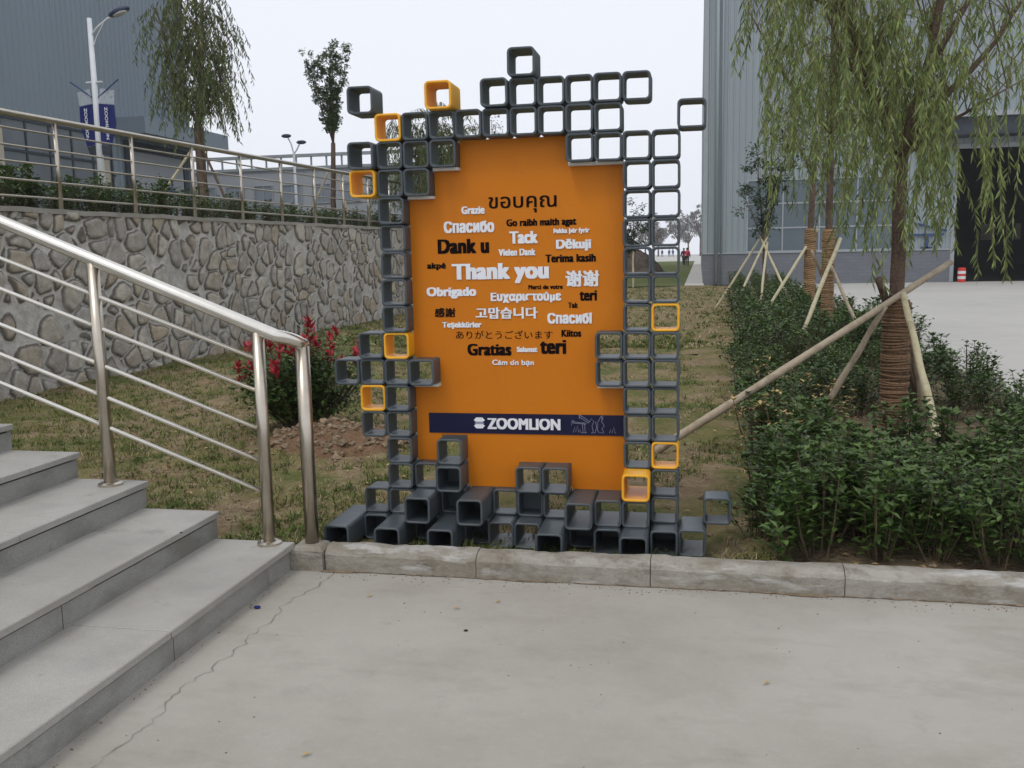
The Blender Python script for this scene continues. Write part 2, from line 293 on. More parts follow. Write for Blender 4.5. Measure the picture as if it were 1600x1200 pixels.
# ------------------------------------------------------------------ setting: ground sheets
tag(MB().quad((-155, -38, -.04), (155, -38, -.04), (155, 342, -.04), (-155, 342, -.04)).build('terrain', M_terr), kind='structure')
tag(MB().quad((-2.2, -14, 0), (30, -14, 0), (30, 4.34, 0), (-2.2, 4.34, 0)).build('pavement', M_pave), kind='structure')
tag(MB().quad((3.05, 4.45, 0), (70, 4.45, 0), (70, 43.6, 0), (3.05, 43.6, 0)).build('apron', M_apron), kind='structure')
tag(MB().quad((-.64, 40.6, .075), (.19, 40.6, .075), (.19, 133, .075), (-.64, 133, .075)).build('path', M_apron), kind='structure')
tag(MB().quad((-60, 133, .05), (60, 133, .05), (60, 330, .05), (-60, 330, .05)).build('road', M_apron), kind='structure')
def hlawn(x, y):
    z = .06 + .05 * noise.noise((x * .9, y * .9, 0)) + .022 * noise.noise((x * 5, y * 5, 3)) + .02 * noise.noise((x * 11, y * 11, 8))
    d = math.hypot((x + 2.85) / .75, (y - 7.05) / .5)
    if d < 1: z += .10 * (1 - d * d) + .05 * noise.noise((x * 7, y * 7, 1)) * (1 - d)
    if y < 4.9: z -= .02
    return z
def grid(name, m, x0, x1, y0, y1, step, fn, kind='structure'):
    b = MB(); nx = max(1, int((x1 - x0) / step)); ny = max(1, int((y1 - y0) / step))
    for j in range(ny + 1):
        for i in range(nx + 1):
            x = x0 + (x1 - x0) * i / nx; y = y0 + (y1 - y0) * j / ny; b.v.append((x, y, fn(x, y)))
    for j in range(ny):
        for i in range(nx):
            a = j * (nx + 1) + i; b.f.append((a, a + 1, a + nx + 2, a + nx + 1))
    return tag(b.build(name, m, smooth=True), kind=kind)
grid('lawn', M_lawn, -7.79, .42, 4.455, 14, .045, hlawn)
grid('lawn', M_lawn, -7.79, 1.0, 14.0, 40.6, .3, lambda x, y: hlawn(x, y))
grid('planting_bed', M_bedsoil, .42, 3.0, 4.455, 14, .09, lambda x, y: hlawn(x, y) + .0)
grid('planting_bed', M_bedsoil, 1.0, 3.0, 14, 40.6, .3, lambda x, y: hlawn(x, y))
grid('lawn', M_strip, -12, -.66, 40.6, 133, 1.5, lambda x, y: .06 + .03 * noise.noise((x * .2, y * .2, 0)))
tag(MB().box(-80, -7.95, 4.9, 36, -.2, 2.16).build('terrace', M_terr), kind='structure')
tag(MB().box(-80, -12, 36, 60, -.2, 2.16).build('terrace', M_terr), kind='structure')
# far earth bank and scrub
def hm(x, y):
    a = max(0, 1 - ((x + 6.6) / 4.3) ** 2) * max(0, 1 - ((y - 61) / 6) ** 2)
    return .02 + 2.2 * a ** .6 + (.3 * noise.noise((x * 1.3, y * 1.3, 0)) if a > 0 else -.1)
grid('earth_bank', M_moundf, -11, -2.2, 55, 67, .4, hm)
# red-brown heap of dug soil by the bush
def hheap(x, y):
    d = math.hypot((x + 2.86) / .62, (y - 7.05) / .42)
    return hlawn(x, y) + (-.03 if d > 1 else .012 + .06 * (1 - d * d)) + .05 * abs(noise.noise((x * 9, y * 9, 0))) * (d < 1)
grid('soil_heap', M_mound, -3.6, -2.1, 6.5, 7.6, .035, hheap)
# crack in the concrete and damp stains
def strip(path, w, m, name, z=.003):
    b = MB(); pl = [Vector((x, y, z)) for x, y in path]
    for i in range(len(pl)):
        d = (pl[min(i + 1, len(pl) - 1)] - pl[max(i - 1, 0)]).normalized(); sdv = Vector((-d.y, d.x, 0)); ww = w * rnd(.35, 1.5)
        b.v += [tuple(pl[i] + sdv * ww), tuple(pl[i] - sdv * ww)]
    for i in range(len(pl) - 1): b.f.append((2 * i, 2 * i + 1, 2 * i + 3, 2 * i + 2))
    return tag(b.build(name, m), kind='structure')
ck = []
for i in range(90):
    t = i / 89; x = -1.83 - .05 * math.sin(t * 2.9) + .05 * noise.noise((t * 9, 0, 0)) + .03 * noise.noise((t * 28, 3, 0)) + .012 * noise.noise((t * 90, 8, 0)); ck.append((x + rnd(-.011, .011), 4.32 - t * 2.6 + rnd(-.008, .008)))
strip(ck, .0013, M_crackm, 'crack', .004)
def blob(cx, cy, rx, ry, z, name, m):
    pts = [(cx + rx * (1 + .35 * noise.noise((math.cos(a) * 1.5 + cx, math.sin(a) * 1.5 + cy, 0))) * math.cos(a), cy + ry * (1 + .35 * noise.noise((math.cos(a) * 1.5 + cx, math.sin(a) * 1.5, 4))) * math.sin(a), z) for a in [k * math.pi / 12 for k in range(24)]]
    return tag(MB().poly(pts).build(name, m), kind='structure')
blob(-.28, 2.32, .02, .025, .004, 'stain', M_crackm)
# kerbs
def kerb(x0, x1, label, seedv):
    b = MB(); nx = 26; prof = [(4.335, -.02), (4.335, .085), (4.345, .1), (4.375, .118), (4.40, .122), (4.45, .12), (4.462, .10), (4.462, -.02)]
    for i in range(nx + 1):
        x = x0 + .002 + (x1 - x0 - .004) * i / nx
        for (y, z) in prof:
            w = .006 * noise.noise((x * 9, y * 30, seedv)) + .004 * noise.noise((x * 30, z * 40, seedv)); b.v.append((x, y + w + (.006 if i in (0, nx) else 0), z + (w if z > .03 else 0)))
    k = len(prof)
    for i in range(nx):
        for j in range(k - 1): a = i * k + j; b.f.append((a, a + k, a + k + 1, a + 1))
    b.f.append(tuple(range(k))); b.f.append(tuple(nx * k + j for j in range(k))[::-1])
    return tag(b.build('kerb_stone', M_kerb, smooth=False), label, 'kerb stone', 'concrete kerb stones along the pavement edge')
kerb(-1.88, -1.08, 'worn chamfered kerb stone next to the handrail end post', 1)
kerb(-1.08, -.22, 'worn kerb stone below the yellow box at the foot of the sign', 2)
kerb(-.22, .67, 'kerb stone with white streaks below the lone box and start of the hedge', 3)
kerb(.67, 1.62, 'kerb stone in front of the dense hedge, rightmost in view', 4)
kerb(1.62, 2.4, 'kerb stone right of the one in front of the dense hedge', 5)
kerb(2.4, 3.13, 'last kerb stone at the corner of the planting bed and the factory yard', 6)
tag(MB().box(3.0, 3.12, 4.47, 40, -.02, .1).build('bed_edging', M_kerb), 'low concrete edging between the planting bed and the factory yard', 'kerb')

# ------------------------------------------------------------------ stone retaining wall
def stone_wall():
    b = MB(); y0, y1 = 4.6, 36; ny = 160; nz_ = 92
    ys = [y0 + .1 * i for i in range(34)] + [8.0 + .026 * i for i in range(616)] + [24.05 + .12 * i for i in range(100)]
    edge, cell = [], []
    for j in range(nz_ + 1):
        for y in ys:
            top = 2.22 + .06 * max(0, (y - 10) / 12) + .02 * noise.noise((y * 1.7, 0, 0)); z = -.05 + (top + .05) * j / nz_
            q = Vector((0, y * 2.75, z * 3.0)); q += Vector((0, noise.noise((3, y * 2, z * 2)), noise.noise((9, y * 2, z * 2)))) * .30
            d, pts = noise.voronoi(q); f1, f2 = d[0], d[1]
            e = min((f2 - f1) * .95, (.80 - f1) * .8); k = max(0, min(1, (e - .035) / .14)); k = k * k * (3 - 2 * k)
            edge.append(max(0, e)); cell.append((math.sin(pts[0].y * 12.9 + pts[0].z * 78.2) * 43758.5) % 1.0)
            b.v.append((-7.815 + .03 * noise.noise((0, y * 1.1, z * 1.1)) + .045 * k + .012 * noise.noise((0, y * 9, z * 9)), y, z))
    m_ = len(ys)
    for j in range(nz_):
        for i in range(m_ - 1): a = j * m_ + i; b.f.append((a, a + m_, a + m_ + 1, a + 1))
    root = empty('stone_wall', (-7.8, 4.6, 0), 'rubble stone retaining wall with pale mortar running back along the lawn', 'wall')
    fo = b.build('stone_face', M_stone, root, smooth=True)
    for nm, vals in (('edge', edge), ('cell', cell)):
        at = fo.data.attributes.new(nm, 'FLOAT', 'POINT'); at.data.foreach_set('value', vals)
    c = MB()
    for i in range(ny):
        ya, yb = [y0 + (y1 - y0) * k / ny for k in (i, i + 1)]; t = [2.22 + .06 * max(0, (y - 10) / 12) + .02 * noise.noise((y * 1.7, 0, 0)) for y in (ya, yb)]
        c.quad((-7.76, ya, t[0] + .03), (-7.76, yb, t[1] + .03), (-8.25, yb, t[1] + .04), (-8.25, ya, t[0] + .04)); c.quad((-7.76, ya, t[0] - .03), (-7.76, yb, t[1] - .03), (-7.76, yb, t[1] + .03), (-7.76, ya, t[0] + .03)); c.quad((-7.82, ya, t[0] - .03), (-7.82, yb, t[1] - .03), (-7.76, yb, t[1] - .03), (-7.76, ya, t[0] - .03))
    c.build('coping', M_cope, root)
stone_wall()

# ------------------------------------------------------------------ staircase
def staircase():
    root = empty('staircase', (-2.07, 4.42, 0), 'grey granite staircase climbing to the left beside the steel handrail', 'stairs')
    NS = 15; RI, TR = .142, .428
    for k in range(1, NS + 1):
        xf = -2.062 - TR * (k - 1); z = RI * k; ye = 4.345 + .034 * min(k - 1, 5)
        b = MB(); y = ye; first = True
        while y > -8:
            L_ = 1.28 if not first else .95 + .3 * ((k * 37 % 10) / 10); first = False
            b.bbox(xf - TR - .03, xf + .014 + .002 * ((k * 7 + int(y * 3)) % 3), y - L_ + .004, y, z - .03, z + .0015 * ((k + int(y)) % 2), .004); y -= L_
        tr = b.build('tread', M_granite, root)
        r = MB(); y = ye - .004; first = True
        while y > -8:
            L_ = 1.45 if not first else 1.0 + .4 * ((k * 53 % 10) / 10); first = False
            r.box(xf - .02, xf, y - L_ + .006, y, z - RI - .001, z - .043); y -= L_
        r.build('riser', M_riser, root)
    c = MB()
    for k in range(1, NS + 1):
        xf = -2.062 - TR * (k - 1) - .024; c.box(xf - TR + .001, xf, -8, 4.335 + .034 * min(k - 1, 5), -.02, RI * k - .034)
    c.build('stair_core', M_gap, root)
    return root
staircase()
# small dark scrap by the first riser, pebbles on the pavement
def pebble(x, y, z, s, m, label, cat, name):
    b = MB(); b.ball((x, y, z + s * .35), s, s * .75, s * .4, 7, 4)
    b.v = [(vx + s * .25 * noise.noise((vx * 90, vy * 90, 0)), vy + s * .25 * noise.noise((vx * 90, vy * 90, 5)), max(z, vz)) for vx, vy, vz in b.v]
    tag(b.build(name, m), label, cat)
pebble(-1.99, 3.80, 0, .018, M_banner, 'small dark blue scrap lying at the foot of the lowest step', 'litter', 'litter_scrap')
pebble(-.97, 3.69, 0, .010, M_tblk, 'tiny dark pebble on the concrete left of centre', 'pebble', 'pebble')
pebble(-.63, 2.56, 0, .010, M_tblk, 'tiny dark pebble on the concrete nearest the camera', 'pebble', 'pebble')
pebble(-2.46, 3.98, .285, .008, M_tblk, 'tiny dark pebble on the edge of the second step', 'pebble', 'pebble')

# ------------------------------------------------------------------ near handrail
def near_rail():
    root = empty('stair_handrail', (-2.0, 4.36, 0), 'polished stainless steel stair handrail with five thin rods and round posts', 'handrail')
    Y = 4.30; sl = -.40
    zt = lambda x: 1.172 + sl * (x + 1.95); zr = lambda x: 1.10 - .372 * (x + 2.17)
    arc = [Vector((-7.0, Y, zt(-7.0) + .0)), Vector((-2.06, Y, zt(-2.06)))]
    for i in range(1, 8):
        t = i / 7; arc.append(Vector((-2.06 + .085 * math.sin(t * 1.45), Y + .11 * t, zt(-2.06) - .035 * t - .02 * t * t)))
    MB().tube(arc, .0335, 20).build('top_rail', M_steel, root, smooth=True)
    e = arc[-1]; MB().tube([(e.x, e.y, e.z + .01), (e.x, e.y, .06)], .036, 20).build('end_post', M_steel2, root, smooth=True)
    MB().ball((e.x, e.y, e.z), .037, .037, .037, 16, 10).build('elbow', M_steel2, root, smooth=True)
    ends = []
    Yp = lambda x: Y + (0 if x > -2.5 else 0)
    for x, zb in ((-2.16, .142), (-3.05, .426), (-3.96, .71), (-4.8, .994), (-5.67, 1.136)):
        p = MB().tube([(x, Y, zb), (x, Y, zt(x) - .02)], .031, 18).build('post', M_steel2, root, smooth=True)
        MB().tube([(x, Y, zb), (x, Y, zb + .012), (x, Y, zb + .02)], [.062, .062, .045], 18).build('flange', M_steel2, p, smooth=False)
        ends.append(x)
    for off in (0, .165, .36, .525, .685):
        MB().tube([(-7.0, Y, zr(-7.0) - off), (-2.17, Y, zr(-2.17) - off)], .0105, 10).build('rod', M_steel, root, smooth=True)
near_rail()
b = MB().bbox(-2.06, -1.885, 4.32, 4.47, -.02, .125, .02); 
tag(b.build('post_footing', M_kerb), 'small concrete footing block under the handrail end post', 'footing')

# ------------------------------------------------------------------ railing on top of the stone wall
def ramp_rail():
    root = empty('ramp_railing', (-8.0, 9, 2.2), 'stainless steel railing along the top of the stone wall', 'railing')
    X = -8.0; zt = lambda y: 3.36 + .013 * max(0, y - 10) ; zb = lambda y: 2.2 + .004 * (y - 10)
    MB().tube([(X, y, zt(y)) for y in (5.2, 8, 10, 13, 17, 21, 25, 29, 35)], .038, 12).build('top_rail', M_steel2, root, smooth=True)
    for k in range(-3, 16):
        y = 10.74 + 1.63 * k
        MB().tube([(X, y, zb(y)), (X, y, zt(y))], .027, 10).build('post', M_steel2, root, smooth=True)
    for fr in (.17, .34, .52, .68, .85):
        MB().tube([(X, y, zb(y) + (zt(y) - zb(y)) * fr) for y in (5.2, 10, 17, 25, 35)], .0135, 8).build('rod', M_steel2, root, smooth=True)
ramp_rail()

# ------------------------------------------------------------------ thank-you sign
U0, N0, S, Z0 = -1.8084, 4.7628, .14271, .05
def sign():
    root = empty('thank_you_sign', (U0 + 6 * S, N0, Z0), 'orange Thank you panel framed by stepped grey and yellow square boxes', 'sign')
    Y1 = N0 + .10
    # panel cells
    cells = {(c, r) for c in range(2, 10) for r in range(2, 15)} - {(2, 14), (3, 14), (2, 13), (8, 14), (9, 14), (9, 6), (9, 7), (2, 6), (2, 2), (3, 2), (3, 3), (6, 2), (7, 2)}
    X = lambda c: U0 + c * S; Z = lambda r: Z0 + r * S
    b = MB(); th = .022; idx = {}
    def vid(c, r, k):
        if (c, r, k) not in idx: idx[(c, r, k)] = len(b.v); b.v.append((X(c), Y1 + k * th, Z(r)))
        return idx[(c, r, k)]
    for (c, r) in sorted(cells):
        q = [(c, r), (c + 1, r), (c + 1, r + 1), (c, r + 1)]
        b.f.append(tuple(vid(*p_, 0) for p_ in q)); b.f.append(tuple(vid(*p_, 1) for p_ in q)[::-1])
        for (dc, dr, i) in ((0, -1, 0), (1, 0, 1), (0, 1, 2), (-1, 0, 3)):
            if (c + dc, r + dr) not in cells:
                p1, p2 = q[i], q[(i + 1) % 4]; b.f.append((vid(*p1, 0), vid(*p1, 1), vid(*p2, 1), vid(*p2, 0)))
    b.build('panel', M_panel, root)
    for (c0, c1, r) in ((2, 3, 13), (3, 4, 14), (8, 10, 14), (2, 3, 6), (9, 10, 6)):
        MB().box(X(c0) + .008, X(c1) + .002, Y1 - .055, Y1 - .002, Z(r) - .012, Z(r) + .002).build('board_edge', M_foam, root)
    # navy band
    band = MB().box(-1.452, X(10) - .004, Y1 - .005, Y1 - .0005, .632, .742).build('band', M_navy, root)
    # lettering
    words = [("ขอบคุณ", 'k', -1.090, -0.728, 1.809, 1.895), ("Grazie", 'w', -1.237, -1.111, 1.810, 1.850), ("Спасибо", 'w', -1.336, -1.061, 1.713, 1.774), ("Go raibh maith agat", 'k', -0.996, -0.626, 1.731, 1.777), ("Tack", 'w', -0.981, -0.829, 1.650, 1.714),
    ("Þakka þér fyrir", 'w', -0.746, -0.558, 1.693, 1.724), ("Dank u", 'k', -1.374, -1.092, 1.604, 1.681), ("Děkuji", 'w', -0.734, -0.550, 1.606, 1.669), ("Vielen Dank", 'w', -1.041, -0.843, 1.588, 1.623), ("Terima kasih", 'k', -0.792, -0.526, 1.549, 1.590),
    ("akpé", 'k', -1.436, -1.331, 1.518, 1.558), ("Thank you", 'w', -1.299, -0.773, 1.444, 1.550), ("谢谢", 'w', -0.686, -0.510, 1.422, 1.505), ("Merci de votre", 'k', -0.885, -0.701, 1.410, 1.433), ("Obrigado", 'w', -1.443, -1.167, 1.366, 1.427),
    ("Ευχαριστούμε", 'w', -1.089, -0.710, 1.340, 1.396), ("teri", 'k', -0.614, -0.522, 1.347, 1.401), ("Tak", 'k', -0.675, -0.622, 1.310, 1.339), ("感謝", 'k', -1.402, -1.286, 1.266, 1.316), ("고맙습니다", 'w', -1.174, -0.836, 1.256, 1.317),
    ("Спасибі", 'w', -0.785, -0.549, 1.228, 1.285), ("Teşekkürler", 'w', -1.361, -1.143, 1.203, 1.240), ("ありがとうございます", 'k', -1.287, -0.758, 1.148, 1.193), ("Kiitos", 'k', -0.712, -0.606, 1.158, 1.196), ("Gratias", 'k', -1.225, -0.982, 1.058, 1.122),
    ("Salamat", 'w', -0.953, -0.841, 1.078, 1.105), ("teri", 'k', -0.828, -0.686, 1.067, 1.142), ("Cám o\u031bn bạn", 'w', -1.089, -0.861, 1.000, 1.036)]
    thin = {"ขอบคุณ": .3, "ありがとうございます": .15, "고맙습니다": .75, "谢谢": .75, "感謝": .7, "Cám o\u031bn bạn": .55}
    for (t, col, x0, x1, z0, z1) in words:
        lettering(t, x0, x1, z0, z1, Y1, col, thin.get(t, 1.15), root, .004 if col == 'w' else .0006)
    lettering('ZOOMLION', -1.123, -.722, .657, .718, Y1 - .005, 'w', 1.0, band, .003)
    # emblem: two stacked clipped lozenges
    lg = MB(); cx, cz, w, h = -1.1675, .690, .031, .030; yl = Y1 - .0075
    for sgn in (1, -1):
        pts = [(cx - w, cz + sgn * h * .50), (cx - w * .55, cz + sgn * h), (cx + w * .55, cz + sgn * h), (cx + w, cz + sgn * h * .50), (cx + w * .62, cz + sgn * h * .22), (cx - w * .62, cz + sgn * h * .22)]
        lg.poly([(x, yl, z) for x, z in (pts if sgn < 0 else pts[::-1])])
        for i in range(6):
            p1, p2 = pts[i], pts[(i + 1) % 6]; lg.quad((p1[0], yl, p1[1]), (p2[0], yl, p2[1]), (p2[0], yl + .0025, p2[1]), (p1[0], yl + .0025, p1[1]))
    lg.build('emblem', M_white, band)
    lg = MB(); lg.poly([(cx - w * .6, yl + .0005, cz + .004), (cx + w * .6, yl + .0005, cz + .004), (cx + w * .95, yl + .0005, cz - .002), (cx + w * .5, yl + .0005, cz - .005), (cx - w * .5, yl + .0005, cz - .005), (cx - w * .95, yl + .0005, cz - .002)][::-1])
    lg.build('emblem_waist', M_line, band)
    # line drawing of cranes and machines
    ln = MB(); yy = Y1 - .0062
    P = lambda px, pz: (-.663 + px * .177, yy, .642 + pz * .101)
    def stroke(pts, r=.0011):
        ln.tube([P(*p_) for p_ in pts], r, 5)
    stroke([(0, .62), (.44, .55), (.44, .50), (0, .56), (0, .42)]); stroke([(.0, .62), (.04, .72), (.1, .60)])
    stroke([(.22, .98), (.27, .98), (.56, .62), (.52, .56), (.26, .86), (.26, .98)]); stroke([(.24, .98), (.24, .78)])
    stroke([(.33, .54), (.35, .1), (.3, .04), (.46, .04), (.41, .1), (.40, .52)])
    stroke([(.05, .04), (.1, .35), (.13, .06), (.18, .42), (.22, .05), (.26, .22), (.28, .04)])
    stroke([(.55, .62), (.60, .80), (.68, .66), (.62, .42), (.66, .1), (.6, .04), (.72, .05), (.76, .4), (.72, .64), (.80, .55), (.78, .2), (.84, .05)])
    stroke([(.80, .62), (.90, .95), (.95, .98), (.95, .78), (.90, .70), (.99, .42), (.92, .28), (.98, .04), (.86, .06)]); stroke([(.9, .95), (.93, .72)])
    stroke([(1.14, .04), (1.18, .25), (1.22, .05), (1.28, .38), (1.31, .06), (1.34, .04)])
    ln.build('crane_drawing', M_line, band)
    # boxes
    occ = {17: [6], 16: [0, 3, 5, 6, 7, 8, 9, 10], 15: [1, 2, 3, 4, 5, 6, 7, 8, 9, 12], 14: [0, 1, 2, 3, 8, 9, 10, 11], 13: [0, 1, 2, 10, 11], 12: [1, 10, 11], 11: [1, 10, 11], 10: [1, 10, 11], 9: [1, 10, 11], 8: [1, 10, 11],
           7: [0, 1, 9, 10, 11], 6: [-1, 0, 1, 2, 9, 10, 11], 5: [0, 1, 10, 11], 4: [0, 1, 10, 11], 3: [1, 3, 10, 11], 2: [1, 2, 3, 6, 7, 10, 11], 1: [0, 1, 2, 3, 4, 5, 6, 7, 8, 9, 10, 11, 13], 0: list(range(-1, 13))}
    yellow = {(3, 16), (1, 15), (0, 13), (11, 8), (1, 7), (0, 5), (11, 3), (10, 2)}
    jut = {(0, 16): .02, (3, 16): .05, (2, 6): .02, (3, 2): .06, (3, 3): .03, (2, 1): .18, (4, 1): .19, (-1, 0): .26, (1, 0): .27, (3, 0): .27, (5, 0): .09, (6, 0): .09, (7, 0): .26, (9, 0): .15, (10, 0): .26, (11, 0): .13, (12, 0): .11, (6, 2): .02, (7, 2): .02, (8, 1): .19, (10, 2): .13,
           (9, 1): .11, (10, 1): .11, (6, 17): .03, (0, 14): .04, (0, 13): .03, (5, 16): .03, (0, 0): .04, (4, 0): .03, (2, 0): .0, (8, 0): .03, (3, 1): -.03, (5, 1): -.05, (6, 1): -.02, (2, 2): -.02, (12, 15): .0, (13, 1): .0}
    closed = {(2, 1), (3, 2), (4, 1), (1, 0), (2, 0), (3, 0), (4, 0), (-1, 0), (0, 0), (7, 0), (8, 0), (9, 0), (10, 0), (11, 0), (6, 1), (3, 1)}
    cache = {}
    rs = random.Random(3)
    for r in sorted(occ):
        for c in occ[r]:
            j = jut.get((c, r), 0) + rs.choice((-.006, 0, 0, .006)); yl_ = (c, r) in yellow
            key = (round(j, 3), yl_, (c, r) in closed)
            if key not in cache: cache[key] = box_mesh(*key)
            o = bpy.data.objects.new('yellow_box' if yl_ else 'grey_box', cache[key]); COL.objects.link(o); o.parent = root
            o.location = Vector((X(c) + S / 2 + rs.uniform(-.0012, .0012) - (.018 if c in (12, 13) and r else 0), N0, Z(r) + S / 2 + rs.uniform(-.001, .001))) - root.location
            o.rotation_euler = (rs.uniform(-.006, .006), rs.uniform(-.008, .008), rs.uniform(-.008, .008))
            if yl_: o['label'] = 'yellow square box'
    # bolts that join neighbours
    return root
def rr(h, rad, n=5):
    pts = []
    for (sx, sz, a0) in ((1, 1, 0), (-1, 1, 90), (-1, -1, 180), (1, -1, 270)):
        for i in range(n):
            a = R(a0 + 90 * i / (n - 1)); pts.append((sx * (h - rad) + rad * math.cos(a), sz * (h - rad) + rad * math.sin(a)))
    return pts
def box_mesh(j, yel, closed):
    """square tube with rounded corners, open front to back; its front stands j metres proud"""
    b = MB(); h = S / 2 - .0008; t = .0118; e = .003
    back = .145
    loops = [(rr(h, .024), back), (rr(h, .024), -j + e), (rr(h - e, .022), -j), (rr(h - t + e, .017), -j), (rr(h - t, .015), -j + e), (rr(h - t, .015), back)]
    k = len(loops[0][0])
    for pts, y in loops: b.v += [(x, y, z) for x, z in pts]
    nl = len(loops)
    for i in range(nl):
        i2 = (i + 1) % nl
        for q in range(k):
            q2 = (q + 1) % k; b.f.append((i * k + q, i2 * k + q, i2 * k + q2, i * k + q2))
    if closed:
        n = len(b.v); b.v += [(x, back - .004, z) for x, z in rr(h - t + .001, .015)]; b.f.append(tuple(n + i for i in range(k)))
    me = b.mesh('yellow_box' if yel else 'grey_box', M_yel if yel else M_box, smooth=True)
    me.set_sharp_from_angle(angle=R(40)); return me
def lettering(t, x0, x1, z0, z1, y, col, bold, parent, depth):
    cu = bpy.data.curves.new('lettering', 'FONT'); cu.body = t; cu.space_character = 1.0 + .06 * bold; cu.resolution_u = 4
    to = bpy.data.objects.new('lettering', cu); COL.objects.link(to)
    dg = bpy.context.evaluated_depsgraph_get(); me = bpy.data.meshes.new_from_object(to.evaluated_get(dg))
    bpy.data.objects.remove(to); bpy.data.curves.remove(cu)
    V = [v.co.copy() for v in me.vertices]
    if bold > .9:                                   # tall lower case like a poster gothic
        for v in V:
            v.y = v.y * 1.1 if v.y < .54 else (.594 + (v.y - .54) * (.12 / .19) if v.y < .73 else v.y - .016)
            if v.y < 0: v.y *= .8
    F = [tuple(p.vertices) for p in me.polygons]
    from collections import Counter
    ec = Counter()
    for p_ in F:
        for i in range(len(p_)): a, c = p_[i], p_[(i + 1) % len(p_)]; ec[(min(a, c), max(a, c))] += 1
    edges = [k for k, n in ec.items() if n == 1]
    bpy.data.meshes.remove(me)
    dx = .058 * bold; dz = .024 * bold
    offs = [(a_ * dx, c_ * dz) for a_ in (-1, -.33, .33, 1) for c_ in (-1, 1)] if bold > .2 else [(-.012, 0), (.012, 0)]
    ax0 = min(v.x for v in V) - dx; ax1 = max(v.x for v in V) + dx; az0 = min(v.y for v in V) - dz; az1 = max(v.y for v in V) + dz
    sx, sz = (x1 - x0) / (ax1 - ax0), (z1 - z0) / (az1 - az0)
    b = MB()
    for q, (ox, oz) in enumerate(offs):
        n = len(b.v); yf = y - depth - .0008 - .00012 * q
        b.v += [(x0 + (v.x + ox - ax0) * sx, yf, z0 + (v.y + oz - az0) * sz) for v in V]; b.f += [tuple(n + i for i in p_) for p_ in F]
        if depth > .001:
            m0 = len(b.v); b.v += [(vx, y - .0004, vz) for vx, vy, vz in b.v[n:n + len(V)]]
            b.f += [(n + a, n + c, m0 + c, m0 + a) for a, c in edges]
    o = b.build('lettering', M_white if col == 'w' else M_black, parent)
    o['label'] = ('white raised' if col == 'w' else 'black') + ' lettering ' + t
    return o
sign()

# ------------------------------------------------------------------ buildings
def ribs(b, x0, x1, z0, z1, y, pitch=.28, d=.035, axis='x'):
    """trapezoid ribbed sheet facing -y (axis x) or +x (axis y)"""
    n = max(1, round((x1 - x0) / pitch)); w = (x1 - x0) / n; pr = []
    for i in range(n):
        a = x0 + i * w; pr += [(a, 0), (a + w * .62, 0), (a + w * .72, d), (a + w * .9, d)]
    pr.append((x1, 0)); base = len(b.v)
    for (a, o) in pr:
        for z in (z0, z1): b.v.append((a, y - o, z) if axis == 'x' else (y + o, a, z))
    for i in range(len(pr) - 1): k = base + 2 * i; b.f.append((k, k + 2, k + 3, k + 1))
def window(parent, x0, x1, z0, z1, y, cols, rows, glass, frame, fr=.06, axis='x'):
    fb = MB()
    def bx(a0, a1, c0, c1, o0, o1):
        if axis == 'x': fb.box(a0, a1, y - o1, y - o0, c0, c1)
        else: fb.box(y + o0, y + o1, a0, a1, c0, c1)
    bx(x0, x1, z0, z0 + fr, -.02, .05); bx(x0, x1, z1 - fr, z1, -.02, .05); bx(x0, x0 + fr, z0 + fr, z1 - fr, -.02, .05); bx(x1 - fr, x1, z0 + fr, z1 - fr, -.02, .05)
    for i in range(1, cols): c = x0 + (x1 - x0) * i / cols; bx(c - fr * .4, c + fr * .4, z0 + fr, z1 - fr, -.02, .04)
    for i in range(1, rows): c = z0 + (z1 - z0) * i / rows; bx(x0 + fr, x1 - fr, c - fr * .45, c + fr * .45, -.02, .043)
    w = fb.build('window', frame, parent); g = MB()
    if axis == 'x': g.quad((x0, y, z0), (x1, y, z0), (x1, y, z1), (x0, y, z1))
    else: g.quad((y, x0, z0), (y, x1, z0), (y, x1, z1), (y, x0, z1))
    g.build('pane', glass, w); return w
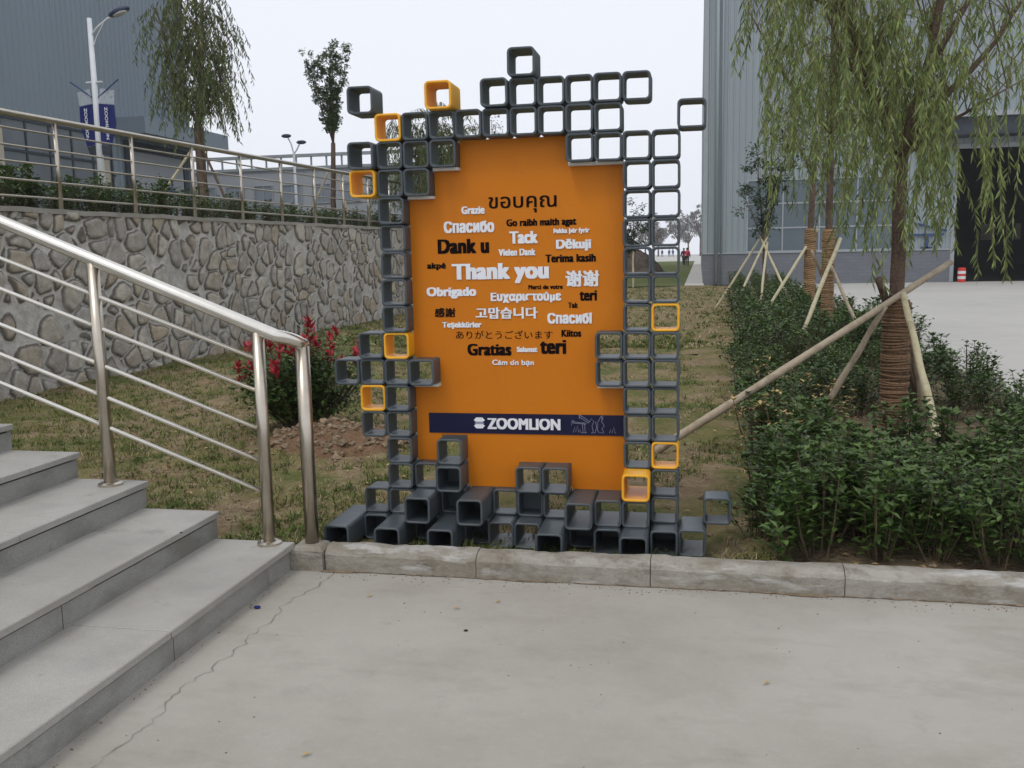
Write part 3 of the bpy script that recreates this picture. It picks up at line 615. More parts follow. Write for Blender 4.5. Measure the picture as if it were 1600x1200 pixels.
def right_factory():
    Y = 43.5; x0, x1, H = .19, 60, 17.5
    root = empty('factory_hall', (x0, Y, 0), 'tall blue grey ribbed metal factory hall with a wide dark doorway', 'building')
    b = MB(); dx0, dx1, dz = 10.75, 19.5, 5.62; wx0, wx1, wz0, wz1 = 2.04, 8.3, 1.42, 4.63; uz0, uz1 = 10.95, 12.6
    ribs(b, x0, wx0, 1.42, H, Y); ribs(b, wx0, wx1, wz1, uz0, Y); ribs(b, wx1, dx0, 1.42, uz0, Y); ribs(b, dx0, dx1, dz, uz0, Y); ribs(b, dx1, x1, 1.42, uz0, Y); ribs(b, wx0, x1, uz1, H, Y)
    ribs(b, Y, Y + 60, 1.42, H, x0, axis='y'); b.v = [(2 * x0 - vx if (vx > x0 and vx < x0 + .05 and vy > Y) else vx, vy, vz) for vx, vy, vz in b.v]
    b.build('wall', M_clad, root)
    p = MB(); p.box(x0 - .04, dx0, Y - .06, Y + .2, 0, 1.38); p.box(dx1, x1, Y - .06, Y + .2, 0, 1.38); p.box(x0 - .04, x0 + .2, Y + .2, Y + 60, 0, 1.38); p.build('plinth', M_tile, root)
    t = MB(); t.box(x0 - .06, dx0, Y - .10, Y + .02, 1.38, 1.44); t.box(dx1, x1, Y - .10, Y + .02, 1.38, 1.44); t.box(x0 - .05, x0 + .14, Y - .05, Y + .1, 1.44, H); t.box(dx0 - .16, dx0, Y - .07, Y + .02, 0.02, dz + .2); t.box(dx0, dx1, Y - .07, Y + .02, dz, dz + .2)
    t.build('corner_trim', M_trimr, root)
    MB().tube([(.72, Y - .13, .05), (.72, Y - .13, H)], .075, 10).build('downpipe', M_clad, root, smooth=True)
    MB().tube([(.95, Y - .11, .05), (.95, Y - .11, H)], .04, 8).build('downpipe', M_clad, root, smooth=True)
    window(root, wx0, wx1, wz0, wz1, Y + .03, 4, 3, M_glass, M_trimr, .07); window(root, wx0, wx1 + 40, uz0, uz1, Y + .03, 24, 1, M_fwin, M_trimr, .09)
    c = MB(); c.box(9.2, 21, Y - 1.6, Y - .04, 6.75, 6.95); c.build('canopy', M_trimr, root)
    c = MB(); c.box(9.4, 20.8, Y - 1.4, Y - .05, 6.05, 6.74); c.build('canopy_beam', M_dark, root)
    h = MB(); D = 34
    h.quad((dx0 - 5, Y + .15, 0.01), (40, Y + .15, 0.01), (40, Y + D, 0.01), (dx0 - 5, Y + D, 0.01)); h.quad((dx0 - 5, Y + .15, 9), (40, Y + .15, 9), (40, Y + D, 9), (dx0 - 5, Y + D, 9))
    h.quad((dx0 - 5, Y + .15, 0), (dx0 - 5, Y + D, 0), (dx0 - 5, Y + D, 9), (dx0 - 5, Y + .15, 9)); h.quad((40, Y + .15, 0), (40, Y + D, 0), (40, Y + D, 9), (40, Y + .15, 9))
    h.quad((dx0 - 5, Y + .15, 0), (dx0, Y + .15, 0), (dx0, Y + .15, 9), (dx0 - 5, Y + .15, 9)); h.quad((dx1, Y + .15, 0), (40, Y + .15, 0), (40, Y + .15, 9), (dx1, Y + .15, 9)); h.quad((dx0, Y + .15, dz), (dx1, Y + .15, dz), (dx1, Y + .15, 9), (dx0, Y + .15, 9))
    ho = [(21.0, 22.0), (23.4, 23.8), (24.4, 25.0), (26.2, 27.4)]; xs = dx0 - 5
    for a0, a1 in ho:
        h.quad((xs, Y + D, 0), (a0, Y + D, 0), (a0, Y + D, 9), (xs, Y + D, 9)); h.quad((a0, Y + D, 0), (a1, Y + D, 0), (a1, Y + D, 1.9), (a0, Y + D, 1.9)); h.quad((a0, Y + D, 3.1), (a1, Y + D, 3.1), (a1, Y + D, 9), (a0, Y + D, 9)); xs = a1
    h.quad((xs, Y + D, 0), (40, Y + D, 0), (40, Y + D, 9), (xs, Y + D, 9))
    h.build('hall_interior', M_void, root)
    for a0, a1 in ho: MB().quad((a0 - .1, Y + D + .04, 1.8), (a1 + .1, Y + D + .04, 1.8), (a1 + .1, Y + D + .04, 3.2), (a0 - .1, Y + D + .04, 3.2)).build('dimming_pane', M_dimpane, root)  # panes added behind the back wall openings to dim the sky showing through
    r = MB(); r.quad((x0, Y, H), (x1, Y, H), (x1, Y + 34.2, H + 1.2), (x0, Y + 34.2, H + 1.2)); r.build('roof', M_clad, root)
    k = MB(); k.box(8.9, 10.3, Y - .12, Y - .05, 2.0, 2.09); k.box(9.55, 9.68, Y - .12, Y - .05, 1.46, 2.0); k.box(9.4, 9.85, Y - .12, Y - .05, 1.46, 1.53); k.tube([(9.1, Y - .1, 2.55), (10.4, Y - .1, 2.2)], .05, 6); k.build('wall_bracket', M_blue_st, root)
right_factory()
b = empty('bollard', (10.98, 43.0, 0), 'short red and white bollard standing at the edge of the dark doorway', 'bollard')
MB().tube([(10.98, 43, 0), (10.98, 43, .58), (10.98, 43, .62)], [.16, .16, .12], 14).build('post', M_bolr, b, smooth=False)
for z in (.14, .36): MB().tube([(10.98, 43, z), (10.98, 43, z + .12)], .165, 14).build('white_band', M_lampw, b)

def left_factory():
    X = -25; y0, y1, z0, H = 8, 43.6, 2.16, 26
    root = empty('grey_factory', (X, y1, z0), 'huge slate grey ribbed factory wall behind the ramp railing at left', 'building')
    b = MB(); wz0, wz1, wy1 = 3.3, 7.0, 37.2
    ribs(b, y0, wy1, wz1, H, X, .32, .04, 'y'); ribs(b, y0, wy1, z0, wz0, X, .32, .04, 'y'); ribs(b, wy1, y1, z0, H, X, .32, .04, 'y')
    b.quad((X, y1, z0), (X - 40, y1, z0), (X - 40, y1, H), (X, y1, H)); b.build('wall', M_clad_l, root)
    MB().box(X - .1, X + .06, y1 - .12, y1 + .06, z0, H).build('corner_trim', M_clad_l, root)
    window(root, y0, wy1, wz0, wz1, X - .03, 22, 3, M_glass2, M_dark, .11, 'y')
    for ya, yb, za, zb in ((26.5, 30.6, 3.4, 6.6), (36.2, 36.9, 4.6, 5.9)): MB().box(X + .03, X + .05, ya, yb, za, zb).build('blind', M_curtain, root)
    MB().box(X - .05, X + 1.6, 37.3, 44.6, 7.05, 7.75).build('canopy', M_clad_l, root)
    d = MB(); d.box(X + .045, X + .12, 38.0, 38.5, z0, 6.9); d.box(X + .045, X + .12, 38.5, 43.2, 6.5, 6.9); d.box(X + .045, X + .12, 42.8, 43.2, z0, 6.5); d.build('door_frame', M_dark, root)
    MB().box(X + .042, X + .07, 38.55, 42.75, z0, 6.45).build('door', M_farwall, root)
    s = MB().box(X + .08, X + .12, 41.1, 41.7, 4.7, 5.5).build('notice_board', M_blue_st, root); MB().box(X + .121, X + .125, 41.2, 41.6, 5.0, 5.4).build('notice', M_fwin, s)
left_factory()

def far_building():
    x0, x1, Y = -36, -16.9, 60; z0, H = 2.0, 7.65
    root = empty('far_hall', (x1, Y, z0), 'long pale low hall far behind the ramp with a steel frame along its roof', 'building')
    MB().box(x0, x1, Y, Y + 60, z0, H).build('wall', M_farwall, root)
    f = MB(); f.box(x0, x1 + .2, Y - .15, Y + .15, H + .62, H + .82); f.box(x1 - .1, x1 + .2, Y + .15, Y + 60, H + .62, H + .82)
    for i in range(18): x = x1 - i * 1.08; f.box(x - .05, x + .05, Y - .05, Y + .05, H, H + .62)
    for i in range(1, 34): y = Y + i * 1.75; f.box(x1 - .05, x1 + .05, y - .05, y + .05, H, H + .62)
    f.build('roof_frame', M_trimr, root)
    MB().box(x0, x1 + .15, Y - .12, Y + .1, H - .18, H).build('cornice', M_trimr, root)
    for i in range(9):
        x = x1 - 1.7 - i * 2.1
        for (za, zb) in ((5.2, 6.5), (2.7, 4.1)): window(root, x - .7, x + .7, za, zb, Y - .03, 2, 1, M_fwin, M_farwall, .06)
    for i in range(12):
        y = Y + 2 + i * 4
        for (za, zb) in ((5.0, 6.6), (2.6, 4.2)): window(root, y, y + 2.6, za, zb, x1 + .03, 3, 1, M_fwin, M_farwall, .06, 'y')
far_building()

# ------------------------------------------------------------------ street lamps
def big_lamp():
    B = Vector((-17.2, 25.0, 2.16)); root = empty('street_lamp', B, 'tall white street lamp with blue banners in front of the grey factory', 'street lamp')
    MB().tube([B, B + Vector((0, 0, 6.35))], [.115, .065], 12).build('pole', M_lampw, root, smooth=True)
    arm = [B + Vector((0, 0, 5.85)), B + Vector((.25, 0, 6.1)), B + Vector((.55, .02, 6.3)), B + Vector((.72, .03, 6.37))]
    MB().tube(arm, .025, 8).build('arm', M_lampw, root, smooth=True)
    MB().tube([B + Vector((.03, 0, 5.5)), B + Vector((.2, 0, 5.85)), B + Vector((.45, 0, 6.2))], .012, 6).build('brace', M_lampw, root)
    h = MB(); h.ball((0, 0, 0), .36, .16, .10, 14, 8); c = B + Vector((.95, .03, 6.47))
    h.v = [(c.x + x * .96 - z * .2, c.y + y, c.z + x * .28 + z) for x, y, z in h.v]; hd = h.build('lamp_head', M_lampd, root, smooth=True)
    h = MB(); h.ball((0, 0, 0), .24, .12, .06, 14, 6); h.v = [(c.x + .04 + x * .96, c.y - .03 + y, c.z - .06 + x * .28 + z) for x, y, z in h.v]; h.build('lens', M_lens, hd, smooth=True)
    MB().box(B.x - .25, B.x + .25, B.y - .04, B.y + .04, B.z + 4.56, B.z + 4.6).build('banner_bracket', M_lampw, root)
    for s in (-1, 1):
        MB().tube([B + Vector((s * .1, 0, 4.15)), B + Vector((s * .45, 0, 4.4)), B + Vector((s * .78, 0, 4.62))], .022, 6).build('banner_arm', M_blue_st, root)
        P = lambda x, z: (B.x + s * x, B.y - .03 + .1 * x, B.z + z + .78)
        for (pts, nm, m) in (([(.10, 3.2), (.56, 3.15), (.60, 3.55), (.18, 3.62)], 'banner_top', M_bannerw), ([(.08, 2.05), (.40, 2.0), (.58, 2.6), (.56, 3.14), (.10, 3.19)], 'banner', M_banner), ([(.10, 1.75), (.3, 1.7), (.40, 1.98), (.08, 2.03)], 'banner_tail', M_dark)):
            q = MB(); f_ = [P(*p_) for p_ in pts]; k = len(f_); q.v += f_ + [(x, y + .02, z) for x, y, z in f_]; q.f.append(tuple(range(k))); q.f.append(tuple(range(k, 2 * k))[::-1])
            for i in range(k): q.f.append((i, (i + 1) % k, k + (i + 1) % k, k + i))
            bo = q.build(nm, m, root)
            if nm == 'banner': banner_text(P(.33, 2.62), bo)
def banner_text(p, parent):
    cu = bpy.data.curves.new('banner_text', 'FONT'); cu.body = 'ZOOMLION'; cu.offset = .02; cu.align_x = 'CENTER'; cu.align_y = 'CENTER'
    to = bpy.data.objects.new('banner_text', cu); COL.objects.link(to); dg = bpy.context.evaluated_depsgraph_get(); me = bpy.data.meshes.new_from_object(to.evaluated_get(dg))
    bpy.data.objects.remove(to); bpy.data.curves.remove(cu); b = MB()
    b.v = [(p[0] + v.co.y * .13, p[1] - .045, p[2] - v.co.x * .17) for v in me.vertices]; b.f = [tuple(q.vertices) for q in me.polygons]; b.build('banner_text', M_white, parent)
big_lamp()
def small_lamp():
    B = Vector((-23.5, 52.7, 2.16)); root = empty('street_lamp', B, 'distant slim double headed street lamp behind the ramp railing', 'street lamp')
    MB().tube([B, B + Vector((0, 0, 5.6))], [.11, .07], 8).build('pole', M_lampw, root, smooth=True)
    for dx, dz in ((-.42, 6.55), (.5, 6.15)):
        MB().tube([B + Vector((0, 0, 5.5)), B + Vector((dx * .35, 0, dz - .45)), B + Vector((dx * .75, 0, dz - .12))], .045, 6).build('arm', M_lampw, root)
        h = MB(); h.ball((B.x + dx, B.y, B.z + dz), .32, .2, .12, 10, 6); h.build('lamp_head', M_lampd, root, smooth=True)
small_lamp()

# ------------------------------------------------------------------ trees
def wobble(p0, p1, n, amp, seed=0):
    p0, p1 = Vector(p0), Vector(p1); out = []
    for i in range(n + 1):
        t = i / n; w = math.sin(math.pi * t) * amp
        out.append(p0.lerp(p1, t) + Vector((noise.noise((t * 3, seed, 0)), noise.noise((t * 3, seed, 7)), 0)) * w)
    return out
def willow(name, label, base, fork, trunk_r, limbs, nstr, reach, lens, leafL, leafW, gap, m_leaf, wrap=None, seed=1, group=None, zmin=None, density=None, rise=(.1, .5)):
    rs = random.Random(seed); root = empty('willow_tree', base, label, 'tree', group)
    t = MB(); t.tube(wobble(base, fork, 6, .03, seed), [trunk_r * (1.25 - .35 * i / 6) for i in range(7)], 12); t.build('trunk', M_bark, root, smooth=True)
    lb = MB(); starts = []
    for li, (pts, r0) in enumerate(limbs):
        pts = [Vector(p_) for p_ in pts]; path = []
        for a, b_ in zip(pts[:-1], pts[1:]): path += wobble(a, b_, 4, .05, seed + li)[:-1]
        path.append(pts[-1]); n = len(path); lb.tube(path, [r0 * (1 - .8 * i / (n - 1)) for i in range(n)], 8)
        starts += [(path[i], i / (n - 1)) for i in range(max(1, n // 5), n)]
    lf = MB(); tw = MB()
    for k in range(nstr):
        p0, fr = rs.choice(starts); a = rs.uniform(0, 2 * math.pi); rad = rs.uniform(.1, 1) ** .7 * reach
        up = rs.uniform(*rise); L_ = rs.uniform(*lens)
        q = p0 + Vector((math.cos(a) * rad * .55, math.sin(a) * rad * .55, up)); e = p0 + Vector((math.cos(a) * rad, math.sin(a) * rad, up * .6))
        path = [p0, q, e]; cur = e.copy(); sw = Vector((math.cos(a), math.sin(a), 0)) * .06; ns = max(3, int(L_ / .12))
        for i in range(ns):
            cur = cur + Vector((sw.x * (1 - i / ns) + .02 * rs.uniform(-1, 1), sw.y * (1 - i / ns) + .02 * rs.uniform(-1, 1), -L_ / ns))
            if zmin is not None and cur.z < zmin(cur.x, cur.y): break
            path.append(cur.copy())
        if density and not density(path[-1], rs): continue
        tw.tube(path, [trunk_r * .09] * 2 + [max(.0018, trunk_r * .02)] * (len(path) - 2), 4, cap=False)
        for i in range(1, len(path) - 1):
            A, B_ = path[i], path[i + 1]; dv = B_ - A; m_ = max(1, int(dv.length / gap))
            for j in range(m_):
                pp = A + dv * (j / m_); th = rs.uniform(0, 2 * math.pi); o = Vector((math.cos(th), math.sin(th), 0))
                d = (Vector((0, 0, -1)) + o * rs.uniform(.15, .65) + Vector((0, 0, rs.uniform(0, .35)))).normalized(); sdv = d.cross(Vector((rs.uniform(-1, 1), rs.uniform(-1, 1), .3))).normalized()
                lf.slim(pp, d, sdv, leafL * rs.uniform(.65, 1.25), leafW)
    br = lb.build('branches', M_bark, root, smooth=True); tw.build('twigs', M_wtwig, br); lf.build('crown', m_leaf, root)
    if wrap:
        w = MB(); nt = int((wrap[1] - wrap[0]) / .019); bx_, by_ = base[0], base[1]; fx, fy, fz = fork
        for i in range(nt):
            z = wrap[0] + (wrap[1] - wrap[0]) * i / nt; tt = (z - base[2]) / (fz - base[2]); cx, cy = bx_ + (fx - bx_) * tt, by_ + (fy - by_) * tt; rr_ = wrap[2] * rs.uniform(.96, 1.05); tl = rs.uniform(-.016, .016); ph = rs.uniform(0, 6)
            w.tube([(cx + rr_ * math.cos(2 * math.pi * q / 16), cy + rr_ * math.sin(2 * math.pi * q / 16), z + tl * math.cos(2 * math.pi * q / 16 + ph)) for q in range(17)], rs.uniform(.009, .0135), 5, cap=False)
        w.tube([(bx_ + (fx - bx_) * ((z - base[2]) / (fz - base[2])), by_ + (fy - by_) * ((z - base[2]) / (fz - base[2])), z) for z in (wrap[0] - .05, wrap[1])], wrap[2] - .004, 14)
        w.build('rope_wrap', M_rope if base[1] < 10 else M_rope2, root)
    return root
# near willow in the hedge bed
nb, nf = (1.60, 8.15, .05), (1.57, 8.05, 2.3)
def zmin_near(x, y): return 1.15 + .55 * abs(math.sin(x * 4.1 + y)) + (1.3 if x < .45 else 0) + (.55 if x > 2.35 else 0) + (.5 if x < 1.0 else 0)
willow('willow', 'near willow with rope bound trunk standing in the dark hedge bed', nb, nf, .055,
       [([nf, (1.72, 8.05, 2.9), (1.85, 8.0, 3.7), (1.9, 8.1, 5.2)], .055), ([nf, (1.35, 8.0, 2.75), (1.1, 7.9, 3.4), (.78, 7.8, 4.2)], .04), ([(1.45, 8.0, 2.6), (1.2, 8.2, 3.2), (.95, 8.4, 4.2)], .03), ([(1.1, 7.9, 3.35), (.8, 8.0, 3.6), (.55, 8.1, 3.9)], .02), ([nf, (1.85, 8.2, 2.7), (2.3, 8.3, 3.2), (2.7, 8.3, 3.9)], .04), ([(1.72, 8.05, 2.9), (2.0, 7.8, 3.5), (2.3, 7.6, 4.2)], .03), ([(1.35, 8.0, 2.75), (1.05, 7.8, 3.1), (.8, 7.7, 3.7)], .025), ([nf, (1.9, 7.9, 2.55), (2.25, 7.8, 2.75)], .025)],
       275, .64, (.6, 2.3), .09, .015, .021, M_wil, wrap=(.08, 1.16, .105), seed=5, zmin=zmin_near, density=lambda p_, rs_: p_.x > .17 and (p_.x < 2.1 or rs_.random() < .3))
b2, f2 = (1.84, 14.3, .05), (1.80, 14.1, 3.2)
willow('willow', 'second willow with tall straw wrapped trunk further along the hedge bed', b2, f2, .048,
       [([f2, (1.8, 14.0, 4.2), (1.75, 14.0, 6)], .07), ([f2, (1.2, 14, 3.9), (.6, 13.8, 4.9)], .04), ([f2, (2.2, 14, 3.9), (2.6, 14.2, 4.8)], .04), ([(1.75, 14, 3.6), (1.4, 14.4, 4.6), (1.1, 14.5, 5.5)], .035)],
       210, 1.0, (.8, 2.4), .10, .016, .034, M_wil, wrap=(.08, 1.86, .082), seed=9, zmin=lambda x, y: 2.0 + .8 * abs(math.sin(x * 3 + y * 2)), density=lambda p_, rs_: .8 < p_.x < 2.7)
# willow on the terrace left
b3, f3 = (-11.5, 20.6, 2.16), (-11.55, 20.6, 4.75)
willow('willow', 'willow on the upper terrace in front of the grey factory corner', b3, f3, .11,
       [([f3, (-11.4, 20.7, 5.6), (-11.5, 20.7, 7.8)], .08), ([f3, (-12.1, 20.7, 5.7), (-12.3, 20.6, 7.0)], .05), ([f3, (-11.0, 20.7, 5.5), (-10.8, 20.7, 6.7)], .05), ([(-11.45, 20.7, 5.4), (-11.8, 20.9, 6.4), (-11.9, 20.9, 7.4)], .04), ([(-11.45, 20.7, 5.4), (-11.2, 20.4, 6.3), (-11.1, 20.4, 7.6)], .04)],
       420, .62, (.25, 1.15), .14, .030, .042, M_wil2, seed=12, zmin=lambda x, y: 3.5 + .9 * abs(math.sin(x * 3.1 + y * 2)) + .3 * abs(x + 11.4))
# willow behind the sign
b4, f4 = (-7.05, 25.5, .05), (-7.15, 25.5, 3.6)
willow('willow', 'willow on the lawn seen through the upper left boxes of the sign', b4, f4, .10,
       [([f4, (-7.2, 25.5, 4.3), (-7.25, 25.5, 5.3)], .06), ([f4, (-7.8, 25.5, 4.3), (-8.2, 25.4, 5.0)], .04), ([f4, (-6.8, 25.5, 4.2), (-6.5, 25.4, 4.9)], .04)],
       330, .75, (.8, 2.6), .16, .032, .05, M_wil2, seed=17, zmin=lambda x, y: 2.3 + .6 * abs(math.sin(x * 4)))

def leafy(name, label, base, fork, r, limbs, nleaf, spread, L_, W_, m_leaf, seed=1, group=None, cat='tree'):
    """tree with ascending limbs and leaf clumps around their outer parts"""
    rs = random.Random(seed); root = empty(name, base, label, cat, group)
    MB().tube(wobble(base, fork, 5, .06, seed), [r * (1.1 - .25 * i / 5) for i in range(6)], 10).build('trunk', M_bark, root, smooth=True)
    lb = MB(); st = []
    for li, (pts, r0) in enumerate(limbs):
        pts = [Vector(p_) for p_ in pts]; path = []
        for a, b_ in zip(pts[:-1], pts[1:]): path += wobble(a, b_, 4, .06, seed + li)[:-1]
        path.append(pts[-1]); n = len(path); lb.tube(path, [r0 * (1 - .8 * i / (n - 1)) for i in range(n)], 6); st += [(path[i], i / (n - 1)) for i in range(n // 4, n)]
    lb.build('branches', M_bark, root, smooth=True); lf = MB(); cl = []
    for k in range(max(6, nleaf // 24)):
        p0, fr = rs.choice(st); cl.append((p0 + Vector((rs.uniform(-1, 1), rs.uniform(-1, 1), rs.uniform(-1, 1))) * spread * (.4 + .6 * fr), rs.uniform(.4, 1.0) * spread * .55))
    for k in range(nleaf):
        c, s_ = rs.choice(cl); p_ = c + Vector((rs.uniform(-1, 1), rs.uniform(-1, 1), rs.uniform(-1, 1))) * s_ * .85
        d = Vector((rs.uniform(-1, 1), rs.uniform(-1, 1), rs.uniform(-.7, .6))); lf.leaf(p_, d, (rs.uniform(-.4, .4), rs.uniform(-.4, .4), 1), L_ * rs.uniform(.6, 1.2), W_ * rs.uniform(.7, 1.1))
    lf.build('crown', m_leaf, root); return root
yb, yf = (-10.15, 25.2, 2.16), (-10.05, 25.2, 4.75)
leafy('young_tree', 'slender vase shaped young tree against the sky left of the sign', yb, yf, .075,
      [([yf, (-10.1, 25.2, 5.6), (-10.0, 25.2, 7.4)], .04), ([yf, (-10.35, 25.2, 5.7), (-10.6, 25.2, 7.1)], .03), ([yf, (-9.9, 25.2, 5.7), (-9.65, 25.2, 7.2)], .03), ([yf, (-10.2, 25.4, 5.8), (-10.4, 25.4, 7.0)], .03), ([yf, (-9.95, 25, 5.8), (-9.8, 25, 6.9)], .025)],
      6000, .21, .095, .055, M_young, seed=4)
leafy('young_tree', 'treetop just above the panel seen through a middle box of the top row', (-8.75, 40.2, 0), (-8.75, 40.2, 5.2), .09, [([(-8.75, 40.2, 5.2), (-8.8, 40.2, 7.3)], .05), ([(-8.75, 40.2, 5.2), (-9.2, 40.2, 6.8)], .04), ([(-8.75, 40.2, 5.2), (-8.3, 40.2, 6.9)], .04)], 900, .35, .15, .05, M_leafd, seed=6)
leafy('bushy_tree', 'bushy staked tree on the lawn seen through the right hand boxes', (-2.72, 39.6, .05), (-2.7, 39.6, 1.6), .06, [([(-2.7, 39.6, 1.4), (-2.7, 39.6, 3.3)], .04), ([(-2.7, 39.6, 1.4), (-3.2, 39.6, 2.9)], .03), ([(-2.7, 39.6, 1.4), (-2.25, 39.6, 2.7)], .03), ([(-2.7, 39.6, 1.4), (-3.0, 39.8, 2.2)], .03)], 1800, .36, .17, .07, M_leafd, seed=8)
leafy('young_tree', 'small dark leaved tree with thin trunk, farthest along the hedge bed', (1.62, 24.5, .05), (1.6, 24.5, 2.2), .05, [([(1.6, 24.5, 1.9), (1.45, 24.5, 3.0), (1.4, 24.5, 3.9)], .03), ([(1.6, 24.5, 1.9), (1.85, 24.5, 2.8), (2.0, 24.5, 3.7)], .03), ([(1.6, 24.5, 2.1), (1.7, 24.3, 3.4), (1.75, 24.3, 4.6)], .025), ([(1.6, 24.5, 1.7), (1.3, 24.4, 2.4), (1.1, 24.4, 2.9)], .02)], 1500, .34, .14, .06, M_leafd, seed=10)
def wrapped_trunk():
    root = empty('wrapped_tree', (2.1, 19.0, .05), 'leafless looking trunk wrapped in straw behind the second willow', 'tree')
    MB().tube([(2.1, 19, .05), (2.1, 19, 2.0), (2.15, 19, 3.6)], [.07, .06, .04], 8).build('trunk', M_bark, root, smooth=True)
    w = MB()
    for i in range(56): z = .06 + i * .034; w.tube([(2.1 + .10 * math.cos(q * .449), 19 + .10 * math.sin(q * .449), z + .01 * math.sin(q + i)) for q in range(15)], .019, 4, cap=False)
    w.tube([(2.1, 19, .05), (2.1, 19, 1.96)], .098, 12); w.build('straw_wrap', M_rope2, root)
    rs = random.Random(2); lf = MB(); lb = MB()
    for k in range(7):
        a = rs.uniform(0, 6.28); p0 = Vector((2.12, 19, rs.uniform(2.4, 3.6))); e = p0 + Vector((math.cos(a) * .6, math.sin(a) * .6, rs.uniform(.4, 1.0))); lb.tube([p0, p0.lerp(e, .5) + Vector((0, 0, -.05)), e], [.025, .018, .008], 5)
        for j in range(60): lf.leaf(e + Vector((rs.gauss(0, .22), rs.gauss(0, .22), rs.gauss(0, .22))), (rs.uniform(-1, 1), rs.uniform(-1, 1), rs.uniform(-.8, .3)), (0, 0, 1), .13, .06)
    lb.build('branches', M_bark, root); lf.build('crown', M_leafd, root)
wrapped_trunk()
# hazy row of far trees
rs = random.Random(21)
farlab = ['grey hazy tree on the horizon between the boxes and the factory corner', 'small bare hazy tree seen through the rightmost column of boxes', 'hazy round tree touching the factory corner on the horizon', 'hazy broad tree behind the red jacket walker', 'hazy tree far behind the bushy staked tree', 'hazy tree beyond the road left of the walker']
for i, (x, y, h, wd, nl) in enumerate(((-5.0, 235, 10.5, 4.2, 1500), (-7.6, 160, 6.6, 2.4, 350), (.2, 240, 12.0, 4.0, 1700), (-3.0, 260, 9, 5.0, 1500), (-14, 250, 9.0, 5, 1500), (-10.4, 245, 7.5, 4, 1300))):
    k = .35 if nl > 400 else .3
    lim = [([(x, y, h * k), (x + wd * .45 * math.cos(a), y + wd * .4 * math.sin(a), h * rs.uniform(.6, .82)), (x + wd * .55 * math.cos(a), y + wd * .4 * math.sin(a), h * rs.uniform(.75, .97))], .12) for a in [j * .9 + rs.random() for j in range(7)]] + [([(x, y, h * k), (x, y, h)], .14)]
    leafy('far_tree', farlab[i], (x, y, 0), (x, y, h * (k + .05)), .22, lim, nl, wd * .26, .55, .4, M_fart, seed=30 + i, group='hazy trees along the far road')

# ------------------------------------------------------------------ tree props
def pole(p0, p1, r0, r1, label, m=M_bamboo, group='wooden props steadying the trees in the hedge bed', nodes=True):
    b = MB(); p0, p1 = Vector(p0), Vector(p1); n = 14; d = (p1 - p0)
    path, rad = [], []
    for i in range(n + 1):
        t = i / n; path.append(p0 + d * t + Vector((noise.noise((t * 4, p0.x, p0.y)), noise.noise((t * 4, p0.y, 9)), 0)) * .012); rad.append((r0 + (r1 - r0) * t) * (1 + (.10 if nodes and i % 3 == 0 else 0)))
    b.tube(path, rad, 10); return tag(b.build('support_pole', m, smooth=True), label, 'pole', group)
pole((-.36, 7.1, .04), (2.02, 8.22, 1.46), .034, .024, 'long weathered pole leaning across the hedge from behind the sign to the near willow')
pole((.93, 8.1, .05), (1.47, 7.95, 1.12), .028, .022, 'short prop rising from the hedge to the left side of the near willow', M_bamboo)
pole((1.72, 6.95, .05), (1.60, 7.93, 1.22), .030, .024, 'thick pale bamboo prop leaning on the front right of the near willow', M_bamboo2)
pole((1.98, 8.75, .05), (1.68, 8.22, 1.1), .028, .024, 'dull prop behind the near willow on its right', M_bamboo)
pole((2.0, 8.8, .05), (1.42, 7.98, 1.34), .026, .03, 'dark stub end of a prop showing left of the near willow trunk', M_bark)
pole((1.2, 12.9, .05), (1.98, 14.2, 1.72), .030, .026, 'long tan prop crossing in front of the second willow', M_bamboo2)
pole((2.35, 13.4, .05), (1.78, 14.2, 1.5), .028, .022, 'tan prop on the right side of the second willow', M_bamboo)
pole((2.3, 14.9, .05), (1.6, 14.25, 1.55), .028, .022, 'tan prop behind the second willow', M_bamboo)
pole((1.0, 17.8, .1), (2.25, 19.2, 1.95), .030, .026, 'tan prop left of the straw wrapped trunk', M_bamboo2)
pole((.75, 22.6, .1), (1.7, 24.6, 1.95), .032, .026, 'left prop of the small dark leaved tree', M_bamboo2)
pole((2.2, 22.4, .1), (1.5, 24.6, 1.9), .032, .026, 'right prop of the small dark leaved tree, crossing the left one', M_bamboo2)
pole((1.35, 22.0, .1), (1.66, 24.4, 1.75), .030, .026, 'middle prop of the small dark leaved tree', M_bamboo2)
pole((.4, 24.2, .1), (1.5, 24.6, 1.85), .030, .026, 'lowest left prop of the small dark leaved tree, nearest the lawn', M_bamboo2)
pole((-2.72, 39.45, .05), (-2.72, 39.5, 1.6), .05, .04, 'pale straight stake tied to the bushy tree on the lawn', M_bamboo2, group=None)
pole((-10.9, 24.5, 2.16), (-10.2, 25.15, 4.0), .03, .025, 'left prop of the slender young tree', M_bamboo, 'props of the terrace trees')
pole((-9.3, 24.6, 2.16), (-10.0, 25.15, 4.0), .03, .025, 'right prop of the slender young tree', M_bamboo, 'props of the terrace trees')
pole((-12.9, 19.8, 2.16), (-11.65, 20.5, 4.2), .035, .03, 'pale left prop of the terrace willow', M_bamboo2, 'props of the terrace trees')
pole((-10.4, 20.2, 2.16), (-11.45, 20.55, 4.2), .035, .03, 'dark right prop of the terrace willow', M_bark, 'props of the terrace trees')

